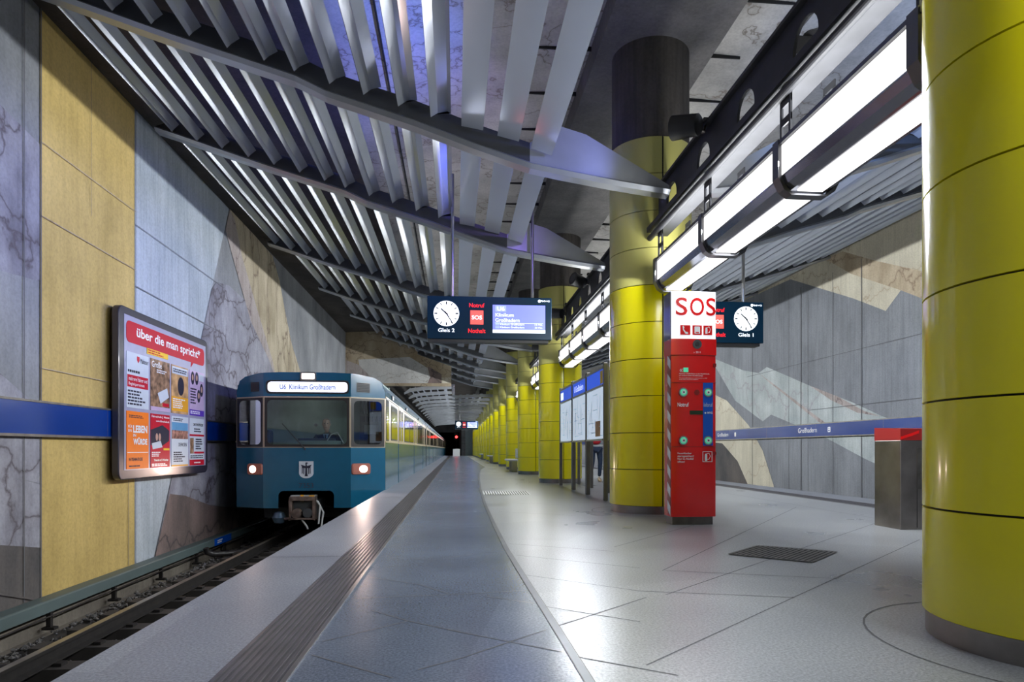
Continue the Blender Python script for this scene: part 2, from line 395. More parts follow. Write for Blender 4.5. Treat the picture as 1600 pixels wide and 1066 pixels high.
# platform floor
drain_px = [(990,1210),(955,1130),(920,1064),(871,984.6),(822,908),(791.7,859),(773,822.5),(758,789),(750.4,764.5),(748.5,748),(749,740),(751.5,734),(757.6,730)]
DR = [onZ(x, y) for x, y in drain_px]
def drainx(Y):
    if Y <= DR[0][1]: return DR[0][0]
    for a, b in zip(DR, DR[1:]):
        if a[1] <= Y <= b[1]: return a[0] + (b[0] - a[0]) * (Y - a[1]) / (b[1] - a[1])
    return DR[-1][0]
fl = MB()
fl.box(EL, ER, -3, YE, -0.35, -0.02, 'granite_right')
ys = sorted([-3, 0.5] + [p[1] for p in DR] + [1, 1.5, 34, 40, 60, YE])
for a, b in zip(ys, ys[1:]):
    xa, xb = drainx(a), drainx(b)
    if a >= DR[-1][1]: xa = xb = DR[-1][0]
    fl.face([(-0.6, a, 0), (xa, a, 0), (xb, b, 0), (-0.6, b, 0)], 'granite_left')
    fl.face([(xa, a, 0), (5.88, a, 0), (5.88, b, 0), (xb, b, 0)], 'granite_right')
fl.face([(EL, -3, 0), (-0.88, -3, 0), (-0.88, YE, 0), (EL, YE, 0)], 'granite_edge')
fl.face([(6.3, -3, 0), (ER, -3, 0), (ER, YE, 0), (6.3, YE, 0)], 'granite_edge')
fl.face([(-0.88, -3, 0), (-0.6, -3, 0), (-0.6, YE, 0), (-0.88, YE, 0)], 'tactile')
fl.face([(5.88, -3, 0), (6.3, -3, 0), (6.3, YE, 0), (5.88, YE, 0)], 'tactile')
fl.box(EL - 0.0, EL + 0.02, -3, YE, -0.35, -0.001, 'granite_edge')
J = []
def jl(a, b, w=0.0035):
    a = Vector(a); b = Vector(b); d = (b - a).normalized(); n = Vector((-d.y, d.x, 0)) * w
    fl.face([a - n + Vector((0, 0, .0012)), b - n + Vector((0, 0, .0012)), b + n + Vector((0, 0, .0012)), a + n + Vector((0, 0, .0012))], 'joint')
PX = [((487,1024),(614,1060)),((549,935.7),(720,929)),((574,902),(656,914)),((656,914),(700,928)),((595,870),(675,876)),((675,876),(718,870)),
      ((503.5,1003),(638,971)),((638,971),(720,988)),((653,1047),(720,1029)),((580,954),(638,971)),((629,829),(770,827)),((700,871),(792,860)),
      ((720,929),(822,923)),((761,932.6),(833,943)),((700,984.6),(880,1019.7)),((720,1029),(853,984.6)),((850,948),(1000,972)),((874,978),(1010,934)),
      ((902,1027),(1060,1056)),((822,899),(1000,924)),((807,868),(1000,888)),((796,850),(960,862)),((1437,843.6),(1240,934)),((1244,793),(1035,892)),
      ((1372,816.5),(1040,930)),((1115,812),(960,855)),((1240,934),(1010,1040)),((1130,770),(1437,822)),((1040,892),(1320,905)),((1000,924),(1240,934)),
      ((1437,870),(1600,905)),((780,800),(900,806)),((770,785),(880,789)),((640,802),(757,801)),((660,782),(756,780)),((645,766),(752,765)),((683,752),(750,751))]
for a, b in PX: jl(onZ(*a), onZ(*b))
for y in (18, 21, 24, 27, 30, 34, 38, 43, 49, 56, 64, 73): jl((-0.6, y, 0), (5.88, y, 0), 0.008)
for y in [5.5 + 3.1 * i for i in range(-1, 25)]: jl((EL, y - 0.35, 0), (-0.88, y - 0.35, 0), 0.005); jl((6.3, y, 0), (ER, y, 0), 0.005)
def ringj(cx, cy, r, n=48):
    for k in range(n):
        a, b = 2 * math.pi * k / n, 2 * math.pi * (k + 1) / n
        jl((cx + r * math.cos(a), cy + r * math.sin(a), 0), (cx + r * math.cos(b), cy + r * math.sin(b), 0), 0.005)
CY = [2.56, 8.6, 16.2, 21.74, 26.85, 31.7, 36.5, 40.7, 44.9, 49.2, 53.7, 58.2, 62.7, 67.2, 71.7, 76.2, 80.5]
for cy in CY[:4]: ringj(XC - 0.03, cy, 0.78)
fl.build('floor', kind='structure')

# tactile strips (ribbed, dark) and the drain gutter
for nm, x0, x1, lab in (('tactile_strip', -0.88, -0.6, 'dark ribbed guide strip running along the left platform edge beside the train'),
                        ('tactile_strip', 5.88, 6.3, 'dark ribbed guide strip along the far right platform edge')):
    b = MB(); n = 9; st = (x1 - x0 - 0.03) / n
    for i in range(n):
        xx = x0 + 0.01 + i * st; b.box(xx, xx + st * 0.45, -2, YE - 0.1, 0.001, 0.006, 'tactile_ridge')
    b.box(x1 - 0.02 if x0 < 0 else x0, x1 if x0 < 0 else x0 + 0.02, -2, YE - 0.1, 0.001, 0.007, 'steel')
    tag(b.build(nm), lab, 'guide strip')
b = MB(); pts = DR
for a, c in zip(pts, pts[1:]):
    w = 0.016
    b.face([(a[0] - w, a[1], .002), (a[0] + w, a[1], .002), (c[0] + w, c[1], .002), (c[0] - w, c[1], .002)], 'channel_steel')
    for sx in (-1, 1):
        b.face([(a[0] + sx * w, a[1], .0035), (a[0] + sx * (w + .004), a[1], .0035), (c[0] + sx * (w + .004), c[1], .0035), (c[0] + sx * w, c[1], .0035)], 'steel_dark')
tag(b.build('floor_channel'), 'narrow curving steel channel let into the granite platform floor', 'floor channel')

# track beds
def pit(x0, x1, nm):
    b = MB()
    b.box(x0, x1, -3, YE + 40, ZB - 0.3, ZB - 0.1, 'pit_wall')
    b.build(nm, kind='structure')
pit(LW, EL, 'floor_track_left'); pit(ER, RW, 'floor_track_right')
b = MB(); b.box(EL + 0.3, ER - 0.3, -3, YE, ZB - 0.3, -0.36, 'pit_wall'); b.build('trim_platform_core', kind='structure')

# walls with their painted rock
def wall(nm, X, sgn, base, patches, z0, z1, y0, y1):
    b = MB(); e = 0.0
    b.box(min(X, X - sgn * 0.3), max(X, X - sgn * 0.3), y0, y1, z0, z1, base)
    for i, (mat, px) in enumerate(patches):
        e = 0.002 + 0.0015 * i
        pts = []
        for p in px:
            if len(p) == 3: pts.append((X + sgn * e, p[0], p[1]))
            else:
                q = onX(p[0], p[1], X); pts.append((X + sgn * e, q[1], max(z0, min(z1, q[2]))))
        b.face(pts, mat)
    return b.build(nm, kind='structure')
def seam(X, px=None, Y=None, z0=-1.2, z1=6.0, w=0.008):
    return None
y62 = onX(62, 500, LW)[1]; y210 = onX(210, 500, LW)[1]; y540 = onX(540, 500, LW)[1]
T = 6.1
def vline(X, Y, w, z0, z1): return [(Y - w, z0, 0), (Y + w, z0, 0), (Y + w, z1, 0), (Y - w, z1, 0)]
def hline(za, ya, zb, yb, w): return [(ya, za - w, 0), (yb, zb - w, 0), (yb, zb + w, 0), (ya, za + w, 0)]
wall('wall_left', LW, 1, 'wall_grey', [
    ('wall_blue_grey', [(y210, -1.3, 0), onX(240, 871, LW)[1:] + (0,), onX(314.8, 524.7, LW)[1:] + (0,), (onX(357.8, 319, LW)[1], T, 0), (y210, T, 0)]),
    ('wall_gold', [(y62, -1.3, 0), (y210, -1.3, 0), (y210, T, 0), (y62, T, 0)]),
    ('rock_purple', [(4.0, 4.6, 0), (0, 164), (62, 226), (62, 440), (0, 423), (4.0, 2.6, 0)]),
    ('rock_purple', [(4.0, 1.7, 0), (0, 584), (46, 625), (62, 640), (62, 756), (0, 741), (4.0, .6, 0)]),
    ('rock_purple', [(4.0, .55, 0), (0, 741), (62, 757), (62, 856), (0, 852), (4.0, -.3, 0)]),
    ('rock_dark', [(4.0, -.3, 0), (0, 852), (62, 856), (y62, -1.3, 0), (4.0, -1.3, 0)]),
    ('rock_purple', [(241, 871), (314.8, 524.7), (330, 452), (338, 441), (357, 446), (383, 470), (391, 502), (420, 563), (446, 640), (450, 720), (380, 790), (326, 789), (288, 775), (264, 772)]),
    ('rock_rose', [(351.5, 359), (365.8, 413), (391, 502), (420, 563), (440, 620), (452, 720), (470, 720), (448, 620), (425, 563), (400, 480), (377, 400), (366, 345), (358, 322)]),
    ('rock_cream', [(358, 322), (366, 345), (377, 400), (400, 480), (425, 563), (452, 700), (520, 700), (480, 620), (468, 579), (455, 537), (444, 483), (436, 438.6), (425, 400), (400, 352), (380, 322)]),
    ('rock_brown', [(264, 772), (288.4, 774.8), (326.6, 789.7), (367, 794), (420, 790), (420, 830), (onX(420, 700, LW)[1], -1.3, 0), (onX(240, 871, LW)[1], -1.3, 0), (240.8, 871)]),
    ('joint', vline(LW, y62, .012, -1.3, T)), ('joint', vline(LW, y210 - .22, .006, -1.3, 0.8)), ('joint', vline(LW, y210, .01, -1.3, T)),
    ('joint', vline(LW, onX(35, 500, LW)[1], .008, -1.3, T)), ('joint', vline(LW, onX(140, 300, LW)[1], .004, 4.0, T)),
    ('rock_ochre', hline(3.62, y62, 3.6, y210, .006)), ('rock_ochre', hline(1.8, y62, 1.78, y210, .005)), ('rock_ochre', hline(4.5, y62, 4.5, y210, .005)),
    ('wall_grey', hline(3.35, y210, 3.3, onX(335, 420, LW)[1], .008)), ('wall_grey', hline(4.3, y210, 4.28, onX(350, 350, LW)[1], .006)),
    ('rock_dark', hline(-.98, y62, .0, y62 - 3, .01)),
], -1.35, T, -3, y540)
wall('wall_left_tunnel', LW, 1, 'soffit', [], -1.35, 4.8, y540 + .001, YE + 40)
wall('wall_right', RW, -1, 'wall_right_grey', [
    ('rock_pale_cream', [(1235, 436.5), (1334, 466.7), (1384, 486), (1407.7, 453.7), (1435.7, 464.5), (1500, 500), (1560, 480), (1600, 520), (9.0, T, 0), (30, T, 0), (1150, 425)]),
    ('rock_ochre', [(1290, 405), (1330, 428), (1407.7, 453.7), (1435.7, 464.5), (1500, 500), (1500, 440), (1437, 423), (1370, 408), (1317, 393)]),
    ('rock_pale', [(1118.6, 561.6), (1161.8, 579), (1185.5, 583), (1198.4, 573.7), (1265, 602.6), (1330, 628), (1377.5, 650), (1480, 690), (1600, 760), (1600, 830), (1412, 745), (1351.6, 717), (1291, 684.5), (1205, 648), (1192, 658.6), (1148.8, 626), (1118.6, 574.5)]),
    ('rock_rose', [(1185.5, 583), (1225, 612), (1262, 640), (1300, 668), (1280, 660), (1240, 628), (1205, 600)]),
    ('rock_rose', [(1265, 602.6), (1310, 620), (1350, 642), (1377.5, 651), (1340, 645), (1300, 626)]),
    ('rock_pale_cream', [(1100, 605), (1118.6, 617.7), (1136, 626), (1170.4, 665), (1192, 704), (1209, 758), (1212, 800), (1183, 790), (1153, 721), (1129, 693), (1100, 690)]),
    ('rock_dark', [(1100, 690), (1129, 693), (1153, 721), (1170, 760), (1180, 800), (1100, 800)]),
] + [('joint', vline(RW, onX(x, 500, RW)[1], w, -1.3, 5.6)) for x, w in ((1252, .02), (1176, .012), (1233, .006), (1263, .006), (1302, .008), (1347, .014), (1500, .02))]
  + [('joint', hline(3.35, 9.5, 3.35, 22, .006)), ('joint', hline(1.95, 9.5, 1.95, 18, .006))],
 -1.35, T, -3, YE)

# ceiling: marbled vaults either side of a lower dark strip over the columns
c = MB()
c.face([(LW, -3, 6.1), (-1.6, -3, 6.26), (-1.6, y540, 6.26), (LW, y540, 6.1)], 'ceiling_dark'); c.face([(-1.6, -3, 6.26), (1.9, -3, 6.4), (1.9, y540, 6.4), (-1.6, y540, 6.26)], 'marble_ceiling')
c.face([(3.4, -3, 6.4), (RW, -3, 6.1), (RW, YE, 6.1), (3.4, YE, 6.4)], 'marble_ceiling')
c.box(1.87, 3.41, -3, YE, 6.08, 7.0, 'soffit')
for i in range(26):
    y = 2.0 + i * 1.15
    c.box(1.1 if i % 2 else 0.8, 1.87, y, y + 0.02, 6.34, 6.42, 'gap_black'); c.box(3.41, 4.0 + .3 * (i % 2), y, y + 0.02, 6.34, 6.42, 'gap_black')
c.box(-1.0, -0.98, -2, 28, 6.25, 6.32, 'gap_black')
c.build('ceiling', kind='structure')
# cross wall hanging from the ceiling where the left wall steps back
tw = MB(); YT = y540
def tp(px, py, e=.003): p = onY(px, py, YT); return (p[0], YT - e, p[2])
tw.prism([(LW - .3, YT, 3.72), (-.2, YT, 3.72), (-.2, YT, 4.62), (-1.75, YT, 5.15), (-1.75, YT, 6.6), (LW - .3, YT, 6.6)], (0, .35, 0), 'marble_ochre')
tw.face([tp(560, 562), tp(640, 558), tp(668, 575), tp(672, 590), tp(668, 599), tp(590, 599), tp(563, 580)], 'marble_white')
tw.face([tp(668, 572, .006), tp(690, 585, .006), tp(690, 599, .006), tp(668, 599, .006), tp(672, 590, .006)], 'rock_brown'); tw.face([tp(690, 590, .006), tp(704, 590, .006), tp(704, 599, .006), tp(690, 599, .006)], 'rock_pale_cream')
tw.face([tp(541, 563, .009), tp(560, 570, .009), tp(590, 599, .009), tp(541, 599, .009)], 'rock_rose')
tw.build('wall_cross', kind='structure')
c = MB(); c.box(LW, -1.9, YT + .36, YE + 40, 4.6, 4.8, 'ceiling_dark'); c.box(-1.9, 1.86, YT + .36, YE + 40, 6.2, 6.4, 'ceiling_dark'); c.box(-1.95, -1.9, YT + .36, YE + 40, 4.8, 6.4, 'ceiling_dark'); c.build('ceiling_tunnel', kind='structure')
e = MB(); e.box(0.75, RW, YE, YE + .3, -1.35, 6.2, 'cyan_grey'); e.box(0.75, 1.25, YE - .06, YE, 0, 4, 'wall_grey')
for i in range(5): e.box(0.75, 1.25, YE - .08, YE - .06, .7 + i * .8, .74 + i * .8, 'joint')
e.build('wall_end', kind='structure')
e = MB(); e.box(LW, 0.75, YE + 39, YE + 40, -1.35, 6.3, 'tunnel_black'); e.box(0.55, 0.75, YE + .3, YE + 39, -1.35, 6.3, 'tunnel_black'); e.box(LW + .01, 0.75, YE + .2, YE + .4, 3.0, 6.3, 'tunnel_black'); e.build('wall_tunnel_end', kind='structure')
e = MB(); e.box(-8, 14, -3.3, -3.0, -1.4, 7, 'wall_grey'); e.build('wall_behind', kind='structure')

# ------------------------------------------------------------------ columns
def column():
    t = thing('yellow_column', '', 'column', (XC - .03, CY[0], 0), 'round yellow columns along the platform')
    x, y = XC - .03, CY[0]; r = 0.54
    MB().lathe([(r - .012, 0), (r - .012, .1)], (x, y), 'steel_worn').build('base_ring', t, smooth=True)
    b = MB(); b.lathe([(r - .02, .1), (r - .02, 4.8)], (x, y), 'gap_black'); b.build('core', t, smooth=True)
    cl = MB(); n = 30
    for i in range(10):
        z0 = .105 + i * .4695; z1 = z0 + .460
        for h in (0, 1):
            a0 = -math.pi / 2 + .016 + h * math.pi; a1 = a0 + math.pi - .032
            ring = lambda rr, z: [(x + rr * math.cos(a0 + (a1 - a0) * k / n), y + rr * math.sin(a0 + (a1 - a0) * k / n), z) for k in range(n + 1)]
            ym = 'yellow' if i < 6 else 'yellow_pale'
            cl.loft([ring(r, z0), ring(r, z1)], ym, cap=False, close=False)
            cl.loft([ring(r - .03, z0 - .0004), ring(r, z0 - .0004)], ym, cap=False, close=False); cl.loft([ring(r, z1 + .0004), ring(r - .03, z1 + .0004)], ym, cap=False, close=False)
    cl.build('panel_cladding', t, smooth=True)
    MB().lathe([(r - .03, 4.8), (r - .03, 6.08)], (x, y), 'board_concrete').build('concrete_shaft', t, smooth=True)
    return t
colt = column()
names = ['huge yellow panelled column at the right edge of the picture, nearest of all',
         'yellow panelled column directly behind the red emergency pillar, ventilated dark shaft above',
         'yellow column just behind the three glass information boards',
         'yellow column whose right half hides behind the column at the information boards',
         'yellow column rising behind the white lit bench']
ordw = ['sixth', 'seventh', 'eighth', 'ninth', 'tenth', 'eleventh', 'twelfth', 'thirteenth', 'fourteenth', 'fifteenth', 'sixteenth', 'last']
names[1] = 'yellow panelled column directly behind the red emergency pillar'
for i, cy in enumerate(CY):
    lab = names[i] if i < 5 else 'slim far-off yellow column, %s in the row counted from the nearest' % ordw[i - 5]
    if i == 0: colt['label'] = lab
    else: dup(colt, (XC - .03, cy, 0), lab)

# ------------------------------------------------------------------ overhead beams and luminaires per bay
def bay_ranges():
    out = [(-1.5, CY[0] - .54)]
    for a, b in zip(CY, CY[1:]): out.append((a + .54, b - .54))
    return out
BAYS = bay_ranges()
bayname = ['in the bay left of the nearest column', 'between the nearest column and the red pillar', 'above the glass information boards']
def bayw(i):
    if i < 3: return bayname[i]
    return 'in the %s bay beyond the nearest column' % ['', '', '', 'third', 'fourth', 'fifth', 'sixth', 'seventh', 'eighth', 'ninth', 'tenth', 'eleventh', 'twelfth', 'thirteenth', 'fourteenth', 'fifteenth', 'sixteenth'][i]
def beam(y0, y1, i):
    t = thing('steel_beam', 'dark steel beam with round holes ' + bayw(i), 'beam', (XC, y0, H + 2.7), 'perforated steel beams over the lights')
    b = MB(); z0, z1 = H + 2.72, H + 3.27
    n = max(2, int(round((y1 - y0) / .98))); st = (y1 - y0) / n
    for side in (-1,):
        xo = XC - .06; th = .025
        for k in range(n):
            ya, yb = y0 + k * st, y0 + (k + 1) * st; cy, cz = (ya + yb) / 2, (z0 + z1) / 2; N = 24; rr = .175
            hole = [(cy + rr * math.cos(2 * math.pi * j / N), cz + rr * math.sin(2 * math.pi * j / N)) for j in range(N)]
            outr = []
            for j in range(N):
                a = 2 * math.pi * j / N; dx, dz = math.cos(a), math.sin(a)
                q = min((st / 2) / max(1e-6, abs(dx)), ((z1 - z0) / 2) / max(1e-6, abs(dz))); outr.append((cy + dx * q, cz + dz * q))
            for j in range(N):
                k2 = (j + 1) % N
                for xx in (xo, xo + side * th):
                    b.face([(xx,) + outr[j], (xx,) + outr[k2], (xx,) + hole[k2], (xx,) + hole[j]], 'beam_paint')
                    # square off the corners
                    aa, bb = outr[j], outr[k2]
                    if abs(aa[0] - bb[0]) > 1e-4 and abs(aa[1] - bb[1]) > 1e-4:
                        ccn = (ya if (aa[0] + bb[0]) / 2 < cy else yb, z0 if (aa[1] + bb[1]) / 2 < cz else z1)
                        b.face([(xx,) + aa, (xx,) + ccn, (xx,) + bb], 'beam_paint')
                b.face([(xo,) + hole[j], (xo,) + hole[k2], (xo + side * th,) + hole[k2], (xo + side * th,) + hole[j]], 'beam_paint')
    b.build('web', t)
    f = MB(); f.box(XC - .14, XC + .04, y0, y1, z1, z1 + .03, 'beam_paint'); f.box(XC - .14, XC + .03, y0, y1, z0 - .03, z0, 'beam_paint')
    f.build('flange', t, bevel=.004)
    g = MB(); g.box(XC - .24, XC - .17, y0, y1, z0 + .01, z0 + .07, 'beam_paint'); g.cyl((XC - .2, y0, z0 - .06), (XC - .2, y1, z0 - .06), .035, 'beam_paint')
    g.build('cable_tray', t)
lamp_lights = []
def cutoff_light(name, loc, length, parent, left):
    """luminaire tube with an asymmetric reflector: its beam stops just above the horizontal (photometric cut-off)"""
    l = bpy.data.lights.new(name, 'AREA'); l.shape = 'RECTANGLE'; l.size = 0.035; l.size_y = length; l.energy = TUBE * length
    l.color = (0.93, 0.97, 1.0)
    l.use_nodes = True; nt = l.node_tree; N = nt.nodes; Lk = nt.links
    em = [n for n in N if n.type == 'EMISSION'][0]
    ge = N.new('ShaderNodeNewGeometry'); sp = N.new('ShaderNodeSeparateXYZ'); Lk.new(ge.outputs['Incoming'], sp.inputs[0])
    ab = N.new('ShaderNodeMath'); ab.operation = 'ABSOLUTE'; Lk.new(sp.outputs['X'], ab.inputs[0])
    dv = N.new('ShaderNodeMath'); dv.operation = 'DIVIDE'; Lk.new(sp.outputs['Z'], dv.inputs[0]); Lk.new(ab.outputs[0], dv.inputs[1])
    mr = N.new('ShaderNodeMapRange'); mr.interpolation_type = 'SMOOTHSTEP'
    mr.inputs['From Min'].default_value = 0.328; mr.inputs['From Max'].default_value = 0.342
    mr.inputs['To Min'].default_value = 1.0; mr.inputs['To Max'].default_value = 0.02
    Lk.new(dv.outputs[0], mr.inputs['Value']); Lk.new(mr.outputs[0], em.inputs['Strength'])
    o = bpy.data.objects.new(name, l); COL.objects.link(o); o.parent = parent
    off = wl(parent); o.location = Vector(loc) - off
    o.rotation_euler = (0, R(90) if left else R(-90), 0)
    return o
def luminaire(y0, y1, n, i):
    t = thing('strip_light', 'strip light with white glowing panels ' + bayw(i), 'light', (XC, y0, H + 1.9), 'suspended strip lights')
    zb, zt = H + 1.93, H + 2.27; st = (y1 - y0) / n
    hb = MB(); hw = .215
    prof = [(-hw, zb + .34), (-hw, zb + .1), (-.19, zb + .045), (-.14, zb + .01), (.14, zb + .01), (.19, zb + .045), (hw, zb + .1), (hw, zb + .34)]
    hb.loft([[(XC + a, y0, z) for a, z in prof], [(XC + a, y1, z) for a, z in prof]], 'lamp_hood'); hb.build('housing', t, smooth=False, bevel=.004)
    MB().box(XC - .24, XC + .24, y0 - .01, y1 + .01, zt, zt + .03, 'lamp_clamp').build('cover', t)
    for k in range(n):
        a, b_ = y0 + k * st + .05, y0 + (k + 1) * st - .05
        for sx in (-1, 1):
            p = MB(); x = XC + sx * (hw + .004); p.box(min(x, x - sx * .01), max(x, x - sx * .01), a, b_, zb + .115, zt - .004, 'glow_white'); p.build('side_diffuser', t)
        MB().box(XC - .1, XC + .1, a, b_, zb - .004, zb + .02, 'glow_white').build('bottom_diffuser', t, bevel=.008)
    for k in range(n + 1):
        yy = y0 + k * st; s_ = -.05 if k < n else -.09
        if k == 0: s_ = 0
        w = .09
        cp = MB(); pr = [(-hw - .03, zt + .04), (-hw - .03, zb + .1), (-.2, zb + .01), (-.14, zb - .03), (.14, zb - .03), (.2, zb + .01), (hw + .03, zb + .1), (hw + .03, zt + .04)]
        inn = [(a * .87, z + (.012 if z < zb + .09 else 0)) for a, z in pr]
        ring = [(a, z) for a, z in pr] + inn[::-1]
        ya = yy + s_
        # open C-shaped clamp as a row of quads
        for q in range(len(pr) - 1):
            o1, o2, i1, i2 = pr[q], pr[q + 1], inn[q], inn[q + 1]
            cp.loft([[(XC + p_[0], ya, p_[1]) for p_ in (o1, o2, i2, i1)], [(XC + p_[0], ya + w, p_[1]) for p_ in (o1, o2, i2, i1)]], 'lamp_clamp')
        cp.build('clamp', t)
        hg = MB(); 
        for sx in (-1, 1):
            xx = XC + sx * .17
            for yb in (ya - .05, ya + .08): hg.box(xx - .008, xx + .008, yb, yb + .025, zt, H + 2.7, 'beam_paint')
            for zz in (zt + .03, zt + .17, zt + .31, zt + .43): hg.box(xx - .006, xx + .006, ya - .05, ya + .1, zz, zz + .055, 'beam_paint')
        hg.build('hanger', t)
    for left in (True, False):
        cutoff_light('lamp_tube', (XC - .24 if left else XC + .24, (y0 + y1) / 2, zb + .2), y1 - y0, t, left)
    l = bpy.data.lights.new('ceiling_fill_light', 'AREA'); l.shape = 'RECTANGLE'; l.size = .3; l.size_y = y1 - y0; l.energy = UP * (y1 - y0); l.color = (.96, .98, 1)  # fill light added above the closed cover to brighten the ceiling
    o = bpy.data.objects.new('ceiling_fill_light', l); COL.objects.link(o); o.parent = t; o.location = Vector((XC, (y0 + y1) / 2, zt + .035)) - wl(t); o.rotation_euler = (R(180), 0, 0)
    l = bpy.data.lights.new('lamp_tube_down', 'AREA'); l.shape = 'RECTANGLE'; l.size = .2; l.size_y = y1 - y0; l.energy = 6 * (y1 - y0); l.color = (.93, .97, 1)
    o = bpy.data.objects.new('lamp_tube_down', l); COL.objects.link(o); o.parent = t; o.location = Vector((XC, (y0 + y1) / 2, zb - .01)) - wl(t)
LAMPS = [(-1.2, 1.8, 2), (3.2, 7.78, 3), (9.45, 15.15, 4), (17.3, 20.8, 3), (22.8, 26.0, 2)]
for i, (a, b_) in enumerate(BAYS):
    beam(a, b_, i)
    if i < 5: luminaire(LAMPS[i][0], LAMPS[i][1], LAMPS[i][2], i)
    else: luminaire(a + .3, b_ - .3, 2, i)

# ------------------------------------------------------------------ slatted canopy
RIBY = [-1.5, 3.6, 7.42, 10.76, 16.7, 20.9, 24.6, 27.9, 30.5, 33.3, 36.8]
KST = [0, 0, 0, 0, 1, 2, 3, 5, 8, 10]        # outermost slat of each left bay: the canopy edge retreats from the wall
def rise(y): return .0118 * (y - 10.76)
KP = [(269,206),(308,221),(347,232.6),(388,246),(428,258),(468,270),(507,283),(539,294),(576.6,307),(613,318),(650,330),(685,341),(718,350),(757,360),(793,373)]
PROF = [(lambda q: (q[0], q[2]))(onY(x, y, 10.76)) for x, y in KP]
def lerp(a, b, t): return a + (b - a) * t
def table(k, tb):
    for (k0, v0), (k1, v1) in zip(tb, tb[1:]):
        if k0 <= k <= k1: return lerp(v0, v1, (k - k0) / (k1 - k0))
LEN = [(0, .16), (5, .175), (9, .22), (11, .235), (12, .25), (14, .255)]
ANG = [(0, 48), (5, 40), (9, 27), (11, 13), (12, -9), (14, -17)]
FRC = [(0, .3), (5, .36), (9, .5), (11, .78), (12, .98), (14, .98)]
BUL = [(0, .03), (9, .035), (11, .02), (12, .002), (14, .002)]
def slat_section(k, mirror, prof):
    L_ = prof[k]; l = table(k, LEN); a = R(table(k, ANG)); f = table(k, FRC); bu = table(k, BUL)
    u = (math.cos(a), math.sin(a)); n = (math.sin(a), -math.cos(a))   # n: outward, towards the platform
    if k < 12:      # lower lip turned so that it mirrors the luminaire line, upper face a little flatter
        x_, z_ = L_[0], L_[1] - H; d1 = math.hypot(x_, z_); dx, dz = 2.42 - x_, 2.16 - z_; d2 = math.hypot(dx, dz)
        nx, nz = -x_ / d1 + dx / d2, -z_ / d1 + dz / d2; al = math.atan2(nx, -nz)
        pts = [L_, (L_[0] + math.cos(al) * l * f, L_[1] + math.sin(al) * l * f), (L_[0] + u[0] * l, L_[1] + u[1] * l)]
    else: pts = [L_, (L_[0] + u[0] * l * f, L_[1] + u[1] * l * f), (L_[0] + u[0] * l, L_[1] + u[1] * l)]
    back = [(pts[2][0] - n[0] * .03, pts[2][1] - n[1] * .03), (pts[0][0] - n[0] * .03, pts[0][1] - n[1] * .03)]
    pts = pts + back
    if mirror: pts = [(2 * XC - x, z) for x, z in pts]
    return pts
LOW = [(o[0], o[2]) for o in [onY(x, y, 10.76) for x, y in ((225,197),(276,214),(400,257),(540,302))]] + \
      [(o[0], o[2]) for o in [onY(x, y, 7.42) for x, y in ((500,139),(664,194),(717.5,216),(803,246),(835,257),(963,282),(1045,296))]]
LOW = sorted(LOW, key=lambda p: p[0])
cl_ = [LOW[0]]
for p in LOW[1:]:
    if p[0] > cl_[-1][0] + .12: cl_.append(p)
LOW = cl_
def low(x):
    if x <= LOW[0][0]: return LOW[0][1] + (LOW[0][0] - x) * .3
    for a, b in zip(LOW, LOW[1:]):
        if a[0] <= x <= b[0]: return lerp(a[1], b[1], (x - a[0]) / (b[0] - a[0]))
    return LOW[-1][1]
def topz(x):
    if x < 0.9: return low(x) + .30
    if x < 1.25: return lerp(low(.9) + .30, H + 3.84, (x - .9) / .35)
    return lerp(H + 3.84, H + 3.14, (x - 1.25) / (2.5 - 1.25))
def rib(Y, xmin, mirror, label, grp):
    xs = [x for x in [xmin + i * (2.5 - xmin) / 22 for i in range(23)]]
    rings = []
    for x in xs:
        zl, zt_ = low(x) + rise(Y), topz(x) + rise(Y)
        if x == xmin: zt_ = zl + .06
        X = 2 * XC - x if mirror else x
        w = .2
        zm = zl + .03
        rings.append([(X, Y, zl + .04), (X, Y + .05, zl), (X, Y + w, zl), (X, Y + w, zm + .02), (X, Y + .13, zm + .05), (X, Y + .13, zt_), (X, Y + .06, zt_), (X, Y + .06, zm + .05)])
    b = MB(); b.loft([[r[i] for i in (0, 1, 2, 3, 4, 7)] for r in rings], 'alu_rib')
    nd = sum(1 for x in xs if x < 1.05)
    b.loft([[r[i] for i in (4, 5, 6, 7)] for r in rings[:nd]], 'rib_web_shaded'); b.loft([[r[i] for i in (4, 5, 6, 7)] for r in rings[nd - 1:]], 'alu_rib'); root = b.build('canopy_rib', bevel=0)
    tag(root, label, 'canopy rib', grp)
    return root
ribw = ['', 'above the picture top', 'tip meeting the beam by the large spotlight', 'its tip ending at the column behind the red pillar', 'just above the near departure board', 'first one below the near departure board', 'second one below the near departure board', 'cut short beside the cross wall', 'just beyond the cross wall', 'second beyond the cross wall', 'last one of the high canopy']
XMIN = [-4.75] * 4 + [PROF[k][0] - .2 for k in (0, 1, 2, 4, 7, 9, 10)]
for j, y in enumerate(RIBY[1:], 1):
    rib(y, XMIN[j], False, 'grey canopy rib on the left, ' + ribw[j], 'canopy ribs left of the columns')
for j, y in enumerate(RIBY[1:], 1):
    rib(y, -4.75, True, 'grey tapering canopy rib right of the columns, %s from the near end' % ['', 'first', 'second', 'third', 'fourth', 'fifth', 'sixth', 'seventh', 'eighth', 'ninth', 'tenth'][j], 'canopy ribs right of the columns')
def slat_bay(y0, y1, ks, mirror, label, grp):
    t = thing('slatted_canopy_bay', label, 'canopy', ((XC + 3 if mirror else -1.5), y0, 5), grp)
    for k in ks:
        s = slat_section(k, mirror, PROF); b = MB()
        b.loft([[(x, y0, z + rise(y0)) for x, z in s], [(x, y1, z + rise(y1)) for x, z in s]], 'alu'); b.build('slat', t)
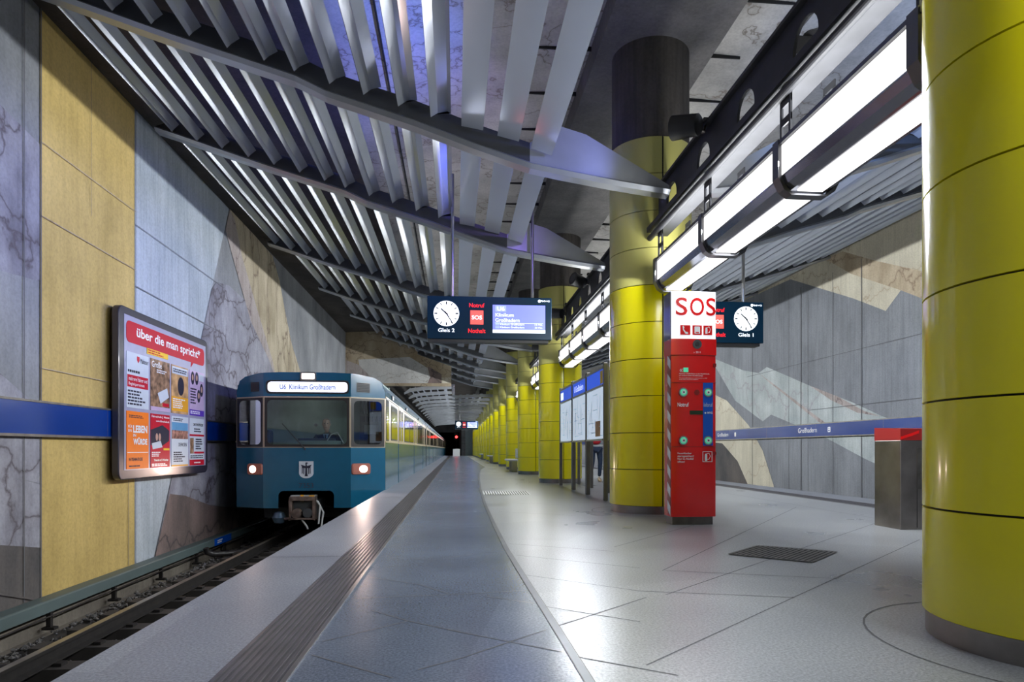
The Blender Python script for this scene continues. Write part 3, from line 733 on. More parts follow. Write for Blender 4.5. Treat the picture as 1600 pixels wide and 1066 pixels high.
look = ['bare slats right over the camera', 'broad grey-blue slats overhead, cut by the top of the picture', 'slats lit blue and violet', 'slats reflecting yellow over the departure board', 'short yellowish slats behind the departure board',
        'fine slats farther on, above the train roof', 'pale narrow slats above the rear of the first car', 'shortened slats beside the painted cross wall',
        'seven slats passing over the end of the cross wall', 'five slats beyond the cross wall']
for j in range(len(RIBY) - 1):
    ks = range(KST[j], 15)
    slat_bay(RIBY[j] + (.02 if j == 0 else .2), RIBY[j + 1] - .002, ks, False, 'metal canopy bay of ' + look[j], 'slatted canopy bays left of the columns')
lookr = ['hidden beyond the nearest column', 'cut by the nearest column', 'blue-lit above the strip light', 'pale, above the right departure board', 'pale and thin, behind the red pillar', 'far off behind the red pillar', 'farther still behind the columns', 'eighth from the near end', 'ninth from the near end', 'tenth from the near end']
for j in range(len(RIBY) - 1):
    slat_bay(RIBY[j] + (.02 if j == 0 else .2), RIBY[j + 1] - .002, range(15), True, 'metal canopy bay over the right platform side, ' + lookr[j], 'slatted canopy bays right of the columns')
# lower canopy beyond the cross wall
P2 = [(-2.2, 2.74), (-1.95, 2.79), (-1.65, 2.83), (-1.3, 2.86), (-.95, 2.88), (-.6, 2.9), (-.2, 2.92), (.2, 2.94), (.6, 2.96), (1.0, 2.98), (1.4, 3.0)]
P2 = [(x, z + H) for x, z in P2]
def low_rib(Y, lab):
    rings = []; pts = P2 + [(2.0, H + 3.02), (2.5, H + 3.0)]
    if Y < 37: pts = pts[:7]
    for x, z in [(-2.45, P2[0][1] - .1)] + pts:
        h = .15 if -2.3 < x < 2.4 else .06
        rings.append([(x, Y, z - .02), (x, Y + .12, z - .02), (x, Y + .12, z + h), (x, Y, z + h)])
    b = MB(); b.loft(rings, 'alu_rib'); tag(b.build('canopy_rib'), lab, 'canopy rib', 'ribs of the low far canopy')
RY2 = [31.5 + 3.0 * i for i in range(16)]
for i, y in enumerate(RY2):
    low_rib(y, 'thin curved rib of the low far canopy, %s from its near end' % ['first', 'second', 'third', 'fourth', 'fifth', 'sixth', 'seventh', 'eighth', 'ninth', 'tenth', 'eleventh', 'twelfth', 'thirteenth', 'fourteenth', 'fifteenth', 'last'][i])
t = thing('low_slatted_canopy', 'low distant slatted canopy beside the row of far yellow columns', 'canopy', (0, 30.5, 3))
for k, (x, z) in enumerate(P2):
    MB().box(x, x + (.05 if k < 5 else .16), (RY2[0] if k < 7 else RY2[2]) + .1, RY2[-1], z + .135, z + .2, 'alu').build('slat', t)

# ------------------------------------------------------------------ black spotlights on the beams, coloured light on the slats
def spot(px, py, X, aim, label, col=None, power=0, cone=70):
    p = Vector(onX(px, py, X)); d = (Vector(aim) - p).normalized()
    t = thing('spotlight', label, 'spotlight', tuple(p), 'black spotlights on the beams')
    a = p - d * .1; b_ = p + d * .17
    MB().tube([a - d * .02, a, b_ - d * .02, b_], [.08, .105, .12, .12], 'black', 20).build('lamp_housing', t, smooth=True)
    MB().tube([b_ + d * .001, b_ + d * .004], .08, 'cab_dark', 16).build('lens', t)
    br = MB(); br.tube([p + Vector((0, 0, -.03)), p + Vector((.16, 0, -.05)), Vector((XC - .12, p.y, H + 3.31))], .018, 'steel_dark', 6); br.box(XC - .16, XC - .06, p.y - .05, p.y + .05, H + 3.3, H + 3.33, 'black'); br.build('bracket', t)
    if col:
        l = bpy.data.lights.new('spotlight_beam', 'SPOT'); l.energy = power; l.color = col; l.spot_size = R(cone); l.spot_blend = .9; l.shadow_soft_size = .08
        o = bpy.data.objects.new('spotlight_beam', l); COL.objects.link(o); o.parent = t
        o.location = d * .2; o.rotation_euler = d.to_track_quat('-Z', 'Y').to_euler()
spot(1076, 197, XC - .3, (-2.5, 10.5, 5.0), 'black spotlight on the beam in front of the column behind the red pillar', (.25, .3, 1.0), 90)
spot(906, 440, XC - .3, (-.9, 10.6, 4.94), 'black spotlight above the beam left of the column behind the red pillar')
spot(873, 490, XC - .3, (-2.5, 20, 5.0), 'small black spotlight just right of the departure board')
spot(842, 543, XC - .3, (-2.5, 25, 5.0), 'tiny black spotlight below the right end of the departure board')
for (x, y, z, aim, c_, pw, lab) in ((1.75, 7.72, H + 3.3, (-2.2, 9.1, H + 4.3), (.06, .16, 1.0), 850, 'added black projector hidden behind the rib by the large spotlight, throwing blue light'),
                                   (1.4, 7.72, H + 3.4, (-.3, 10.0, H + 3.9), (.35, .22, 1.0), 220, 'added black projector hidden behind the rib by the large spotlight, throwing violet light')):
    p = Vector((x, y, z)); d = (Vector(aim) - p).normalized(); t = thing('spotlight', lab, 'spotlight', tuple(p), 'black spotlights on the beams')  # both projectors are added out of sight to tint the slats
    MB().tube([p, p + d * .1], [.05, .06], 'black', 16).build('lamp_housing', t, smooth=True)
    yb = 7.56 if y < 9 else 10.80; MB().box(x - .015, x + .015, min(y, yb), max(y, yb), z - .012, z + .012, 'black').build('bracket', t)
    l = bpy.data.lights.new('spotlight_beam', 'SPOT'); l.energy = pw; l.color = c_; l.spot_size = R(95); l.spot_blend = .8; l.shadow_soft_size = .05
    o = bpy.data.objects.new('spotlight_beam', l); COL.objects.link(o); o.parent = t; o.location = d * .13; o.rotation_euler = d.to_track_quat('-Z', 'Y').to_euler()
# a coloured projector on the far side of the beam lights the right canopy
p = Vector((XC + .3, 5.2, H + 3.4)); t = thing('spotlight', 'black spotlight behind the beam throwing blue light on the right canopy', 'spotlight', tuple(p), 'black spotlights on the beams')
MB().cyl(p, p + Vector((.15, .1, .1)), .08, 'black').build('lamp_housing', t); MB().box(p.x - .22, p.x + .02, p.y - .03, p.y + .03, H + 3.27, H + 3.42, 'black').build('bracket', t)
l = bpy.data.lights.new('spotlight_beam', 'SPOT'); l.energy = 500; l.color = (.25, .45, 1.0); l.spot_size = R(90); l.spot_blend = .9; l.shadow_soft_size = .08
o = bpy.data.objects.new('spotlight_beam', l); COL.objects.link(o); o.parent = t; o.location = (.25, .15, .12)
o.rotation_euler = Vector((4.5, 4, .9)).to_track_quat('-Z', 'Y').to_euler()

# ------------------------------------------------------------------ wall bands with the station name
def band(X, sgn, zlo, zhi, y0, y1, label, names_y):
    t = thing('station_name_band', label, 'name band', (X + sgn * .08, y0, zlo))
    xf = X + sgn * .09
    b = MB(); b.box(min(X + sgn * .012, xf), max(X + sgn * .012, xf), y0, y1, zlo, zhi, 'band_blue'); b.build('blue_panel', t)
    f = MB()
    for za, zb_ in ((zlo - .03, zlo), (zhi, zhi + .025)): f.box(min(X + sgn * .012, xf + sgn * .015), max(X + sgn * .012, xf + sgn * .015), y0, y1, za, zb_, 'steel_dark')
    f.build('edge_rail', t)
    sm = MB()
    y = y0 + 1.0
    while y < y1: sm.box(min(xf, xf + sgn * .001), max(xf, xf + sgn * .001), y, y + .006, zlo, zhi, 'steel_dark'); y += 2.9
    sm.build('panel_joint', t)
    u = (0, 1, 0) if sgn > 0 else (0, -1, 0)
    for y in names_y:
        text('station_name', 'Großhadern', (xf, y, (zlo + zhi) / 2 - .06), u, (0, 0, 1), .14, 'white', t, align='c', width=1.0, nrm=(sgn, 0, 0))
        ly = y + (1.1 if sgn < 0 else 1.1) * (-1 if sgn < 0 else 1)
        q = MB(); q.plate((xf, ly, (zlo + zhi) / 2), u, (0, 0, 1), (sgn, 0, 0), rrect(-.06, .06, -.07, .07, .01, 2), .002, 'white')
        q.plate((xf + sgn * .002, ly, (zlo + zhi) / 2), u, (0, 0, 1), (sgn, 0, 0), [(-.035, -.045), (.035, -.045), (.035, -.01), (-.035, -.01)], .001, 'band_blue')
        q.plate((xf + sgn * .002, ly, (zlo + zhi) / 2), u, (0, 0, 1), (sgn, 0, 0), [(-.02, .01), (.02, .01), (.02, .05), (-.02, .05)], .001, 'band_blue')
        q.build('pictogram', t)
band(LW, 1, H + .175, H + .545, -3, y540 - .1, 'blue station name band with steel rails along the left painted wall', (25,))
yA = onX(1266, 673, RW)[1]; yB = onX(1133, 680, RW)[1]
band(RW, -1, H + .365, H + .70, 2, 60, 'blue band lettered with the station name along the right wall', (yA, yB, yA - (yB - yA), yB + (yB - yA)))

# ------------------------------------------------------------------ advert panel
def advert():
    X = LW + .2; Y0 = onX(185.5, 600, X)[1]; Y1 = onX(324.5, 600, X)[1]; za = onX(185.5, 751, X)[2]; zb_ = onX(185.5, 474, X)[2]
    t = thing('advert_panel', 'large framed advertising panel with eight small posters on the left wall', 'advertising panel', (X, Y0, za))
    u, w, n = (0, 1, 0), (0, 0, 1), (1, 0, 0); W = Y1 - Y0; Hh = zb_ - za
    MB().plate((LW + .1, Y0, za), u, w, n, rrect(0, W, 0, Hh, .12), X - LW - .1, 'frame_dark').build('frame', t, bevel=.015)
    MB().box(LW + .012, LW + .1, Y0 + .3, Y1 - .3, za + .3, zb_ - .3, 'black').build('mounting', t)
    o = (X, Y0, za)
    def rect(b, fx0, fx1, fy0, fy1, mat, th=.004, base=0.0):
        b.plate((X + base, Y0, za), u, w, n, [(fx0 * W, fy0 * Hh), (fx1 * W, fy0 * Hh), (fx1 * W, fy1 * Hh), (fx0 * W, fy1 * Hh)], th, mat)
    b = MB(); rect(b, .045, .965, .055, .955, 'poster_back', .003); b.build('backing_sheet', t)
    # red speech bubble
    b = MB(); b.plate((X + .003, Y0, za), u, w, n, rrect(.06 * W, .94 * W, .80 * Hh, .925 * Hh, .09), .006, 'poster_red')
    b.plate((X + .003, Y0, za), u, w, n, [(.76 * W, .81 * Hh), (.80 * W, .81 * Hh), (.755 * W, .765 * Hh)], .0055, 'poster_red'); b.build('headline_bubble', t)
    text('headline', 'über die man spricht*', (X + .009, Y0 + .15 * W, za + .828 * Hh), u, w, .086 * Hh * .9, 'white', t, width=.73 * W, bold=.02, nrm=n)
    b = MB(); rect(b, .25, .47, .765, .80, 'poster_yellow', .012); lineup(b, (X + .012, Y0, za), u, w, n, .26 * W, .46 * W, .768 * Hh, .797 * Hh, 2, 'poster_red', .002); b.build('yellow_sticker', t)
    xs = [.06, .285, .51, .735, .955]
    def P(i, j): # poster cell
        return xs[i], xs[i + 1] - .02, (.42 if j else .06), (.745 if j else .40)
    def sub(c, a0, a1, b0, b1): return (lerp(c[0], c[1], a0), lerp(c[0], c[1], a1), lerp(c[2], c[3], b0), lerp(c[2], c[3], b1))
    def lt(c, a0, a1, b0, b1, n_, mat, seed, b):
        s = sub(c, a0, a1, b0, b1); lineup(b, (X + .012, Y0, za), u, w, n, s[0] * W, s[1] * W, s[2] * Hh, s[3] * Hh, n_, mat, .0015, seed=seed)
    def tx(c, s, a, bb, h, wd, mat, bold=.0, al='l', p=None):
        text('lettering', s, (X + .0125, Y0 + lerp(c[0], c[1], a) * W, za + lerp(c[2], c[3], bb) * Hh), u, w, h * (c[3] - c[2]) * Hh, mat, p, width=wd * (c[1] - c[0]) * W, bold=bold, align=al, nrm=n)
    def poster(c, mat, lab):
        b = MB(); rect(b, c[0], c[1], c[2], c[3], mat, .008, .003); o_ = b.build('poster', t); o_['label'] = lab; return o_
    c = P(0, 1); p = poster(c, 'poster_white', 'white charity poster with a red bar'); b = MB(); rect(b, *sub(c, .03, .97, .37, .59), 'poster_red', .001, .011)
    b.plate((X + .011, Y0, za), u, w, n, [(lerp(c[0], c[1], a) * W, lerp(c[2], c[3], bb) * Hh) for a, bb in ((.45, .95), (.57, .95), (.57, .88), (.51, .83), (.45, .88))], .001, 'poster_red')
    lt(c, .05, .9, .04, .33, 5, 'poster_ink', 3, b); lt(c, .05, .8, .62, .7, 1, 'poster_ink', 4, b); b.build('print', p)
    tx(c, 'Malteser', .6, .84, .09, .38, 'poster_ink', p=p); tx(c, 'mehrere Fahrer und', .08, .49, .07, .84, 'white', p=p); tx(c, 'Begleitpersonen', .08, .39, .07, .7, 'white', p=p)
    c = P(1, 1); p = poster(c, 'poster_photo', 'brown photo poster with white lettering'); b = MB(); rect(b, *sub(c, .0, 1, 0, .08), 'poster_lilac', .001, .011)
    b.plate((X + .011, Y0, za), u, w, n, [(lerp(c[0], c[1], a) * W, lerp(c[2], c[3], bb) * Hh) for a, bb in ((.35, .35), (.85, .48), (.95, .3), (.5, .15))], .001, 'poster_white'); rect(b, *sub(c, .6, .95, .1, .17), 'poster_red', .001, .0112); b.build('print', p)
    tx(c, 'Große', .05, .84, .12, .5, 'white', .01, p=p); lineb = MB(); lt(c, .3, .95, .74, .82, 2, 'white', 9, lineb); lineb.build('small_print', p)
    c = P(2, 1); p = poster(c, 'poster_tan', 'tan poster with an orange text block'); b = MB(); rect(b, *sub(c, 0, 1, .05, .35), 'poster_amber', .001, .011); rect(b, *sub(c, .03, .97, .82, .97), 'poster_white', .001, .011)
    b.disc((X + .011, Y0 + lerp(c[0], c[1], .55) * W, za + lerp(c[2], c[3], .58) * Hh), u, w, n, .13, .001, 'poster_ink', ry=.16); lt(c, .08, .92, .1, .32, 5, 'white', 5, b); lt(c, .1, .9, .85, .94, 2, 'poster_ink', 15, b); b.build('print', p)
    c = P(3, 1); p = poster(c, 'poster_lilac', 'lilac poster with four oval portraits'); b = MB(); rect(b, *sub(c, 0, 1, 0, .13), 'poster_violet', .001, .011); rect(b, *sub(c, .62, .97, .8, .95), 'poster_white', .001, .011)
    for a, bb in ((.2, .83), (.48, .84), (.82, .6), (.62, .45)):
        oo = (X + .011, Y0 + lerp(c[0], c[1], a) * W, za + lerp(c[2], c[3], bb) * Hh); b.disc(oo, u, w, n, .075, .001, 'poster_ink', ry=.12); b.disc((oo[0] + .001, oo[1], oo[2] + .01), u, w, n, .035, .001, 'skin', ry=.055)
    lt(c, .05, .5, .25, .62, 6, 'poster_ink', 6, b); lt(c, .05, .95, .03, .11, 2, 'white', 16, b); b.build('print', p)
    c = P(0, 0); p = poster(c, 'poster_orange', 'orange poster with white words'); b = MB(); rect(b, *sub(c, .03, .97, .28, .29), 'white', .001, .011); lt(c, .1, .9, .88, .94, 2, 'poster_ink', 7, b); lt(c, .1, .8, .03, .07, 1, 'poster_ink', 8, b); b.build('print', p)
    tx(c, 'FÜR\nEIN', .06, .64, .13, .18, 'white', .01, p=p); tx(c, 'LEBEN', .27, .63, .13, .65, 'white', .04, p=p); tx(c, 'IN', .28, .56, .05, .12, 'white', .02, p=p); tx(c, 'WÜRDE', .28, .42, .13, .64, 'white', .04, p=p); tx(c, 'H-TEAM-EV.DE', .1, .14, .055, .6, 'poster_ink', .03, p=p)
    c = P(1, 0); p = poster(c, 'poster_red', 'red driving school poster'); b = MB()
    b.plate((X + .011, Y0, za), u, w, n, [(lerp(c[0], c[1], a) * W, lerp(c[2], c[3], bb) * Hh) for a, bb in ((0, .7), (.6, .8), (.97, .7), (.95, .5), (.5, .38), (0, .42))], .001, 'poster_ink')
    b.plate((X + .012, Y0, za), u, w, n, [(lerp(c[0], c[1], a) * W, lerp(c[2], c[3], bb) * Hh) for a, bb in ((.05, .45), (.5, .5), (.6, .38), (.1, .34))], .001, 'poster_white')
    for a in (.3, .45): b.disc((X + .013, Y0 + lerp(c[0], c[1], a) * W, za + lerp(c[2], c[3], .57) * Hh), u, w, n, .04, .001, 'skin', ry=.06)
    lt(c, .05, .6, .2, .3, 3, 'white', 11, b); lt(c, .05, .95, .02, .08, 2, 'white', 12, b); rect(b, *sub(c, .65, .97, .32, .36), 'poster_yellow', .001, .012); b.build('print', p)
    tx(c, 'Fahrschule J. Hanse', .04, .92, .05, .92, 'white', .02, p=p); tx(c, 'www.fahrschule.de', .25, .85, .04, .7, 'white', .01, p=p); tx(c, 'Theorie in 5 Wochen', .15, .12, .04, .75, 'white', .02, p=p)
    c = P(2, 0); p = poster(c, 'poster_white', 'white poster with a town view'); b = MB(); rect(b, *sub(c, .02, .98, .55, .72), 'poster_city', .001, .011); rect(b, *sub(c, .02, .98, .72, .88), 'poster_sky', .001, .011); rect(b, *sub(c, 0, 1, 0, .03), 'poster_amber', .001, .011); lt(c, .1, .9, .9, .97, 2, 'poster_ink', 13, b); lt(c, .12, .85, .08, .3, 5, 'poster_ink', 14, b); b.build('print', p)
    tx(c, 'DERKSEN', .4, .4, .07, .5, 'poster_ink', p=p)
    c = P(3, 0); p = poster(c, 'poster_white', 'white poster with red bars'); b = MB(); rect(b, *sub(c, 0, 1, .62, .66), 'poster_red', .001, .011); rect(b, *sub(c, 0, 1, 0, .12), 'poster_red', .001, .011); rect(b, *sub(c, .3, 1, .25, .29), 'poster_red', .001, .011); rect(b, *sub(c, .03, .27, .25, .58), 'poster_photo', .001, .011)
    lt(c, .4, .9, .33, .58, 5, 'poster_ink', 17, b); lt(c, .3, .9, .7, .8, 2, 'poster_ink', 18, b); lt(c, .3, .8, .03, .08, 1, 'white', 19, b); lt(c, .05, .95, .14, .22, 2, 'poster_ink', 20, b); b.build('print', p)
    tx(c, 'ORTHOPÄDIE', .22, .84, .07, .7, 'poster_ink', .01, p=p)
advert()

# ------------------------------------------------------------------ track: rails, sleepers, ballast, conductor rail
def track(xc, side, lab):
    for sx in (-1, 1):
        x = xc + sx * .7535; b = MB()
        pr = [(-.06, ZT - .15), (.06, ZT - .15), (.06, ZT - .135), (.012, ZT - .12), (.012, ZT - .045), (.035, ZT - .035), (.035, ZT - .004), (-.035, ZT - .004), (-.035, ZT - .035), (-.012, ZT - .045), (-.012, ZT - .12), (-.06, ZT - .135)]
        b.loft([[(x + a, -2.9, z) for a, z in pr], [(x + a, YE + 38, z) for a, z in pr]], 'rail_rust')
        r_ = b.build('rail'); tag(r_, 'steel running rail on the %s, nearer the %s' % (lab, 'platform' if (sx > 0) == (side > 0) else 'wall'), 'rail')
        h = MB(); h.box(x - .033, x + .033, -2.9, YE + 38, ZT - .004, ZT, 'rail_top'); h.build('polished_head', r_)
    n = 110 if side > 0 else 60
    grp = 'sleepers of the ' + lab
    sp = MB(); sp.box(-1.25, 1.25, -.12, .12, -.14, 0, 'sleeper')
    for sx in (-1, 1):
        for q in (-.11, .11): sp.box(sx * .7535 + q - .035, sx * .7535 + q + .035, -.05, .05, 0, .03, 'rail_rust')
    s0 = sp.build('railway_sleeper'); s0.location = (xc, 1, ZT - .165); tag(s0, 'dark sleeper under the rails of the ' + lab, 'sleeper', grp)
    for i in range(1, n if side > 0 else 40):
        c_ = s0.copy(); COL.objects.link(c_); c_.location = (xc, 1 + .65 * i, ZT - .165)
track(-2.9, 1, 'left track'); track(ER + 1.46, -1, 'right track')
# ballast: a bumpy bed with thousands of stones
def ballast(x0, x1, y0, y1, n, lab, seed, ry1):
    rn = random.Random(seed); b = MB()
    b.box(x0, x1, y0, y1, ZB - .09, ZB - .03, 'sleeper')
    for i in range(n):
        y = y0 + (ry1 - y0) * rn.random() ** 1.6; x = rn.uniform(x0 + .03, x1 - .03); s = rn.uniform(.018, .042)
        z = ZB - .02 + rn.random() * .05
        a = rn.random() * 6.28; pts = []
        for (p, q, r_) in ((1, 0, .2), (-.1, 1, 0), (-1, .1, -.2), (.1, -1, .1)): pts.append((x + s * (p * math.cos(a) - q * math.sin(a)) * rn.uniform(.7, 1.2), y + s * (p * math.sin(a) + q * math.cos(a)) * rn.uniform(.7, 1.2), z + s * r_ * .6))
        t_ = (x + s * rn.uniform(-.3, .3), y + s * rn.uniform(-.3, .3), z + s * rn.uniform(.5, .9)); d_ = (x, y, z - s)
        bb = len(b.v); b.v += pts + [t_, d_]; k = b.mi('ballast')
        for j in range(4):
            b.f.append((bb + j, bb + (j + 1) % 4, bb + 4)); b.m.append(k); b.f.append((bb + (j + 1) % 4, bb + j, bb + 5)); b.m.append(k)
    return tag(b.build('ballast'), lab, 'ballast', kind='stuff')
ballast(LW + .36, EL - .05, 3.0, YE, 9000, 'grey crushed stone ballast between the left track and the wall', 3, 15)
ballast(ER + .05, RW - .05, 3.0, YE - .1, 400, 'grey crushed stone ballast of the right track bed', 4, 20)
# low kerb under the conductor rail, its cable, posts
b = MB(); b.box(LW + .002, LW + .1, -2.9, 70, -1.5, -1.06, 'pit_wall'); b.build('trim_track_kerb', kind='structure')
t = thing('conductor_rail', 'grey-green covered conductor rail running low along the left wall', 'conductor rail', (-4.7, 0, ZB))
b = MB(); pr = [(-4.9, H - 1.757), (-4.72, H - 1.757), (-4.70, H - 1.77), (-4.70, H - 1.90), (-4.73, H - 1.90), (-4.74, H - 1.80), (-4.9, H - 1.80)]
b.loft([[(x, -2.9, z) for x, z in pr], [(x, 30, z) for x, z in pr]], 'rail_cover'); b.build('cover', t, bevel=.004)
b = MB(); b.box(-4.86, -4.78, -2.9, 30, H - 1.88, H - 1.81, 'rail_rust'); b.build('live_rail', t)
for i in range(14):
    y = 3.7 + 1.45 * i
    b = MB(); b.box(-4.76, -4.71, y, y + .05, ZB - .03, H - 1.86, 'rail_rust'); b.box(-4.8, -4.66, y - .02, y + .07, ZB - .03, ZB + .0, 'rail_rust'); b.build('support', t)
b = MB(); b.tube([(-4.69, 3 + .6 * i, -1.11 - .008 * (i % 2)) for i in range(35)], .01, 'rail_rust', 6); tag(b.build('track_cable'), 'thin black cable clipped below the conductor rail', 'cable')
for (yy, lab) in ((5.9, 'curved black cable loop under the conductor rail near the camera'), (12.6, 'curved black cable loop under the conductor rail near the train')):
    b = MB(); b.tube([(-4.6, yy - .1, -1.0), (-4.58, yy - .08, -1.08), (-4.5, yy, -1.13), (-4.3, yy + .15, -1.14), (-4.0, yy + .3, -1.13), (-3.75, yy + .35, -1.13)], [.05, .055, .055, .05, .045, .04], 'rubber', 12)
    tag(b.build('cable_loop', smooth=True), lab, 'cable', 'cable loops beside the left track')
b = MB(); q = onX(336, 845, -4.69)[1]; q2 = onX(361, 845, -4.69)[1]; b.box(-4.697, -4.685, q, q2, H - 1.898, H - 1.76, 'blue'); bo = b.build('marker_plate'); tag(bo, 'small bright blue marker plate on the conductor rail cover', 'sign')
bb = MB(); lineup(bb, (-4.685, q, H - 1.89), (0, 1, 0), (0, 0, 1), (1, 0, 0), .12, .4, .02, .1, 2, 'white', .002, seed=2); bb.build('lettering', bo)

# ------------------------------------------------------------------ the train
TX, TY = -2.866, 12.95
def train():
    t = thing('subway_train', 'blue subway train with cream window band and lit headlights arriving on the left track', 'train', (TX, TY, ZT))
    S = 80.6
    def fp(px, py): return ((px - 481.0) / S, H + (HOR - py) / S)
    def bend(uu, z, out=0.0):
        a = abs(uu); d = 0 if a < .83 else (a - .83) / .62 * .38
        nx, ny = (0, -1) if a < .83 else (.52 * (1 if uu > 0 else -1), -.85)
        return (TX + uu + nx * out, TY + d + ny * out, z)
    half = [(1.45, H + .04), (1.455, .9), (1.45, 1.86), (1.435, 2.03), (1.38, 2.17), (1.25, 2.25), (.95, 2.30), (.5, 2.32)]
    zb = -.33
    prof = [(-x, z) for x, z in reversed(half)] + []
    prof = [(-1.42, zb), (-1.455, .0)] + [(-x, z) for x, z in half[1:]] + [(x, z) for x, z in reversed(half[1:])] + [(1.455, .0), (1.42, zb)]
    cars = [(TY + .38, TY + 18.3)] + [(TY + 18.9 + 18.9 * i, TY + 18.9 + 18.9 * i + 18.3) for i in range(4)]
    WZ0, WZ1 = .86, 1.80      # window band
    for ci, (y0, y1) in enumerate(cars):
        # body shell as open tube: lower blue, cream band, upper blue, roof
        b = MB(); m = len(prof)
        for j in range(m - 1):
            a, c_ = prof[j], prof[j + 1]
            zs = [a[1], c_[1]]
            def put(p, q, mat): b.face([(TX + p[0], y0, p[1]), (TX + q[0], y0, q[1]), (TX + q[0], y1, q[1]), (TX + p[0], y1, p[1])], mat)
            if abs(a[0]) > 1.44 and abs(c_[0]) > 1.44 and min(zs) > .8 and max(zs) < 1.9:
                lo, hi = (a, c_) if a[1] < c_[1] else (c_, a)
                for z0, z1, mt in ((lo[1], .99, 'train_side'), (.99, hi[1], 'train_cream')): put((lo[0], max(z0, lo[1])), (lo[0], max(z1, lo[1])), mt)
            elif max(zs) <= .95: put(a, c_, 'train_side')
            elif min(zs) > 2.02: put(a, c_, 'train_roof')
            else: put(a, c_, 'train_side')
        b.face([(TX - 1.42, y0, zb), (TX + 1.42, y0, zb), (TX + 1.42, y1, zb), (TX - 1.42, y1, zb)], 'cab_dark')
        if ci: b.face([(TX + x, y0, z) for x, z in prof], 'cab_dark')
        b.face([(TX + x, y1, z) for x, z in prof], 'cab_dark')
        sh = b.build('car_body', t)
        if ci < 4: MB().box(TX - 1.1, TX + 1.1, y1, y1 + .6 if ci < 4 else y1, zb + .1, 2.1, 'rubber').build('gangway', t)
        un = MB(); un.box(TX - 1.2, TX + 1.2, y0 + (1.0 if ci == 0 else .2), y1 - .2, zb - .3, zb - .02, 'cab_dark')
        for wy in (y0 + 2.5, y0 + 4.6, y1 - 4.6, y1 - 2.5):
            for sx in (-1, 1): un.cyl((TX + sx * .68, wy, ZT + .42), (TX + sx * .8, wy, ZT + .42), .41, 'rail_rust', 24)
        un.build('undercarriage', t)
        # doors and windows on the platform side (and on the wall side of the first car)
        L = y1 - y0; doors = [3.0, 9.1, 15.1]; wins = [(1.15, 2.6), (4.9, 6.75), (6.95, 8.75), (11.0, 12.8), (13.0, 14.75)] + ([(16.95, 17.9)])
        if ci: wins[0] = (.5, 2.6)
        for sx in ((1, -1) if ci == 0 else (1,)):
            xs = TX + sx * 1.456
            def pane(ya, yb, za, zb2, nm, par, out=.006, mat='window_dark'):
                w = MB(); o_ = (xs, y0, 0)
                w.plate(o_, (0, 1, 0), (0, 0, 1), (sx, 0, 0), rrect(ya - .03, yb + .03, za - .03, zb2 + .03, .07, 3), out, 'rubber'); fr = w.build(nm, par)
                g = MB(); g.plate((xs + sx * out, y0, 0), (0, 1, 0), (0, 0, 1), (sx, 0, 0), rrect(ya, yb, za, zb2, .05, 3), .004, mat); g.build('pane', fr); return fr
            for a_, c_ in wins: pane(a_, c_, 1.05, 1.78, 'window', t)
            for d_ in doors:
                w = MB()
                for h_ in (0, 1):
                    ya = d_ + h_ * .66; w.box(min(xs + sx * .008, xs), max(xs + sx * .008, xs), y0 + ya + .01, y0 + ya + .65, zb + .32, 1.93, 'train_side' )
                dd = w.build('door', t)
                cb = MB(); 
                for h_ in (0, 1):
                    ya = d_ + h_ * .66; cb.box(min(xs + sx * .0085, xs), max(xs + sx * .0095, xs), y0 + ya + .01, y0 + ya + .65, .99, 1.9, 'train_cream')
                cb.build('cream_field', dd)
                for h_ in (0, 1):
                    ya = d_ + h_ * .66; g = MB(); g.plate((xs + sx * .0095, y0, 0), (0, 1, 0), (0, 0, 1), (sx, 0, 0), rrect(ya + .13, ya + .53, 1.03, 1.80, .05, 3), .005, 'window_dark'); g.build('door_window', dd)
            if ci == 0: pane(.12, .62, 1.02, 1.84, 'cab_door_window', t); 
            # belt and cant mouldings, vents
            md = MB(); md.box(min(xs, xs + sx * .012), max(xs, xs + sx * .012), y0, y1, .965, .985, 'train_cream'); md.box(min(xs, xs + sx * .012), max(xs, xs + sx * .012), y0, y1, 1.87, 1.89, 'train_cream'); md.build('moulding', t)
            vt = MB()
            for vy in (1.4, 5.6, 11.8): vt.box(min(xs - sx * .02, xs + sx * .008), max(xs - sx * .02, xs + sx * .008), y0 + vy, y0 + vy + .35, 1.93, 2.02, 'rubber')
            vt.build('vent', t)
    # ---- front mask
    def cell(b, cr, hr, rad, mat, N=32, out=0.0):
        x0, x1, z0, z1 = cr; cx, cz = (hr[0] + hr[1]) / 2, (hr[2] + hr[3]) / 2
        hole = rrect(hr[0], hr[1], hr[2], hr[3], rad, 6); outp = []
        for (hx, hz) in hole:
            dx, dz = hx - cx, hz - cz
            q = min(((x1 - cx) if dx > 0 else (cx - x0)) / max(1e-6, abs(dx)), ((z1 - cz) if dz > 0 else (cz - z0)) / max(1e-6, abs(dz)))
            outp.append((cx + dx * q, cz + dz * q))
        n_ = len(hole)
        for j in range(n_):
            k = (j + 1) % n_
            b.face([bend(*outp[j], out), bend(*outp[k], out), bend(*hole[k], out), bend(*hole[j], out)], mat)
            a_, c_ = outp[j], outp[k]
            if abs(a_[0] - c_[0]) > 1e-4 and abs(a_[1] - c_[1]) > 1e-4:
                cc = (x0 if (a_[0] + c_[0]) / 2 < cx else x1, z0 if (a_[1] + c_[1]) / 2 < cz else z1)
                b.face([bend(*a_, out), bend(*cc, out), bend(*c_, out)], mat)
        return hole
    zA, zB = .86, 1.85     # cream band bottom/top
    zw0, zw1 = .885, 1.815
    wins = [(-1.42, -.845), (-.79, .79), (.845, 1.42)]
    cellx = [(-1.45, -.815), (-.815, .815), (.815, 1.45)]
    b = MB(); gl = []
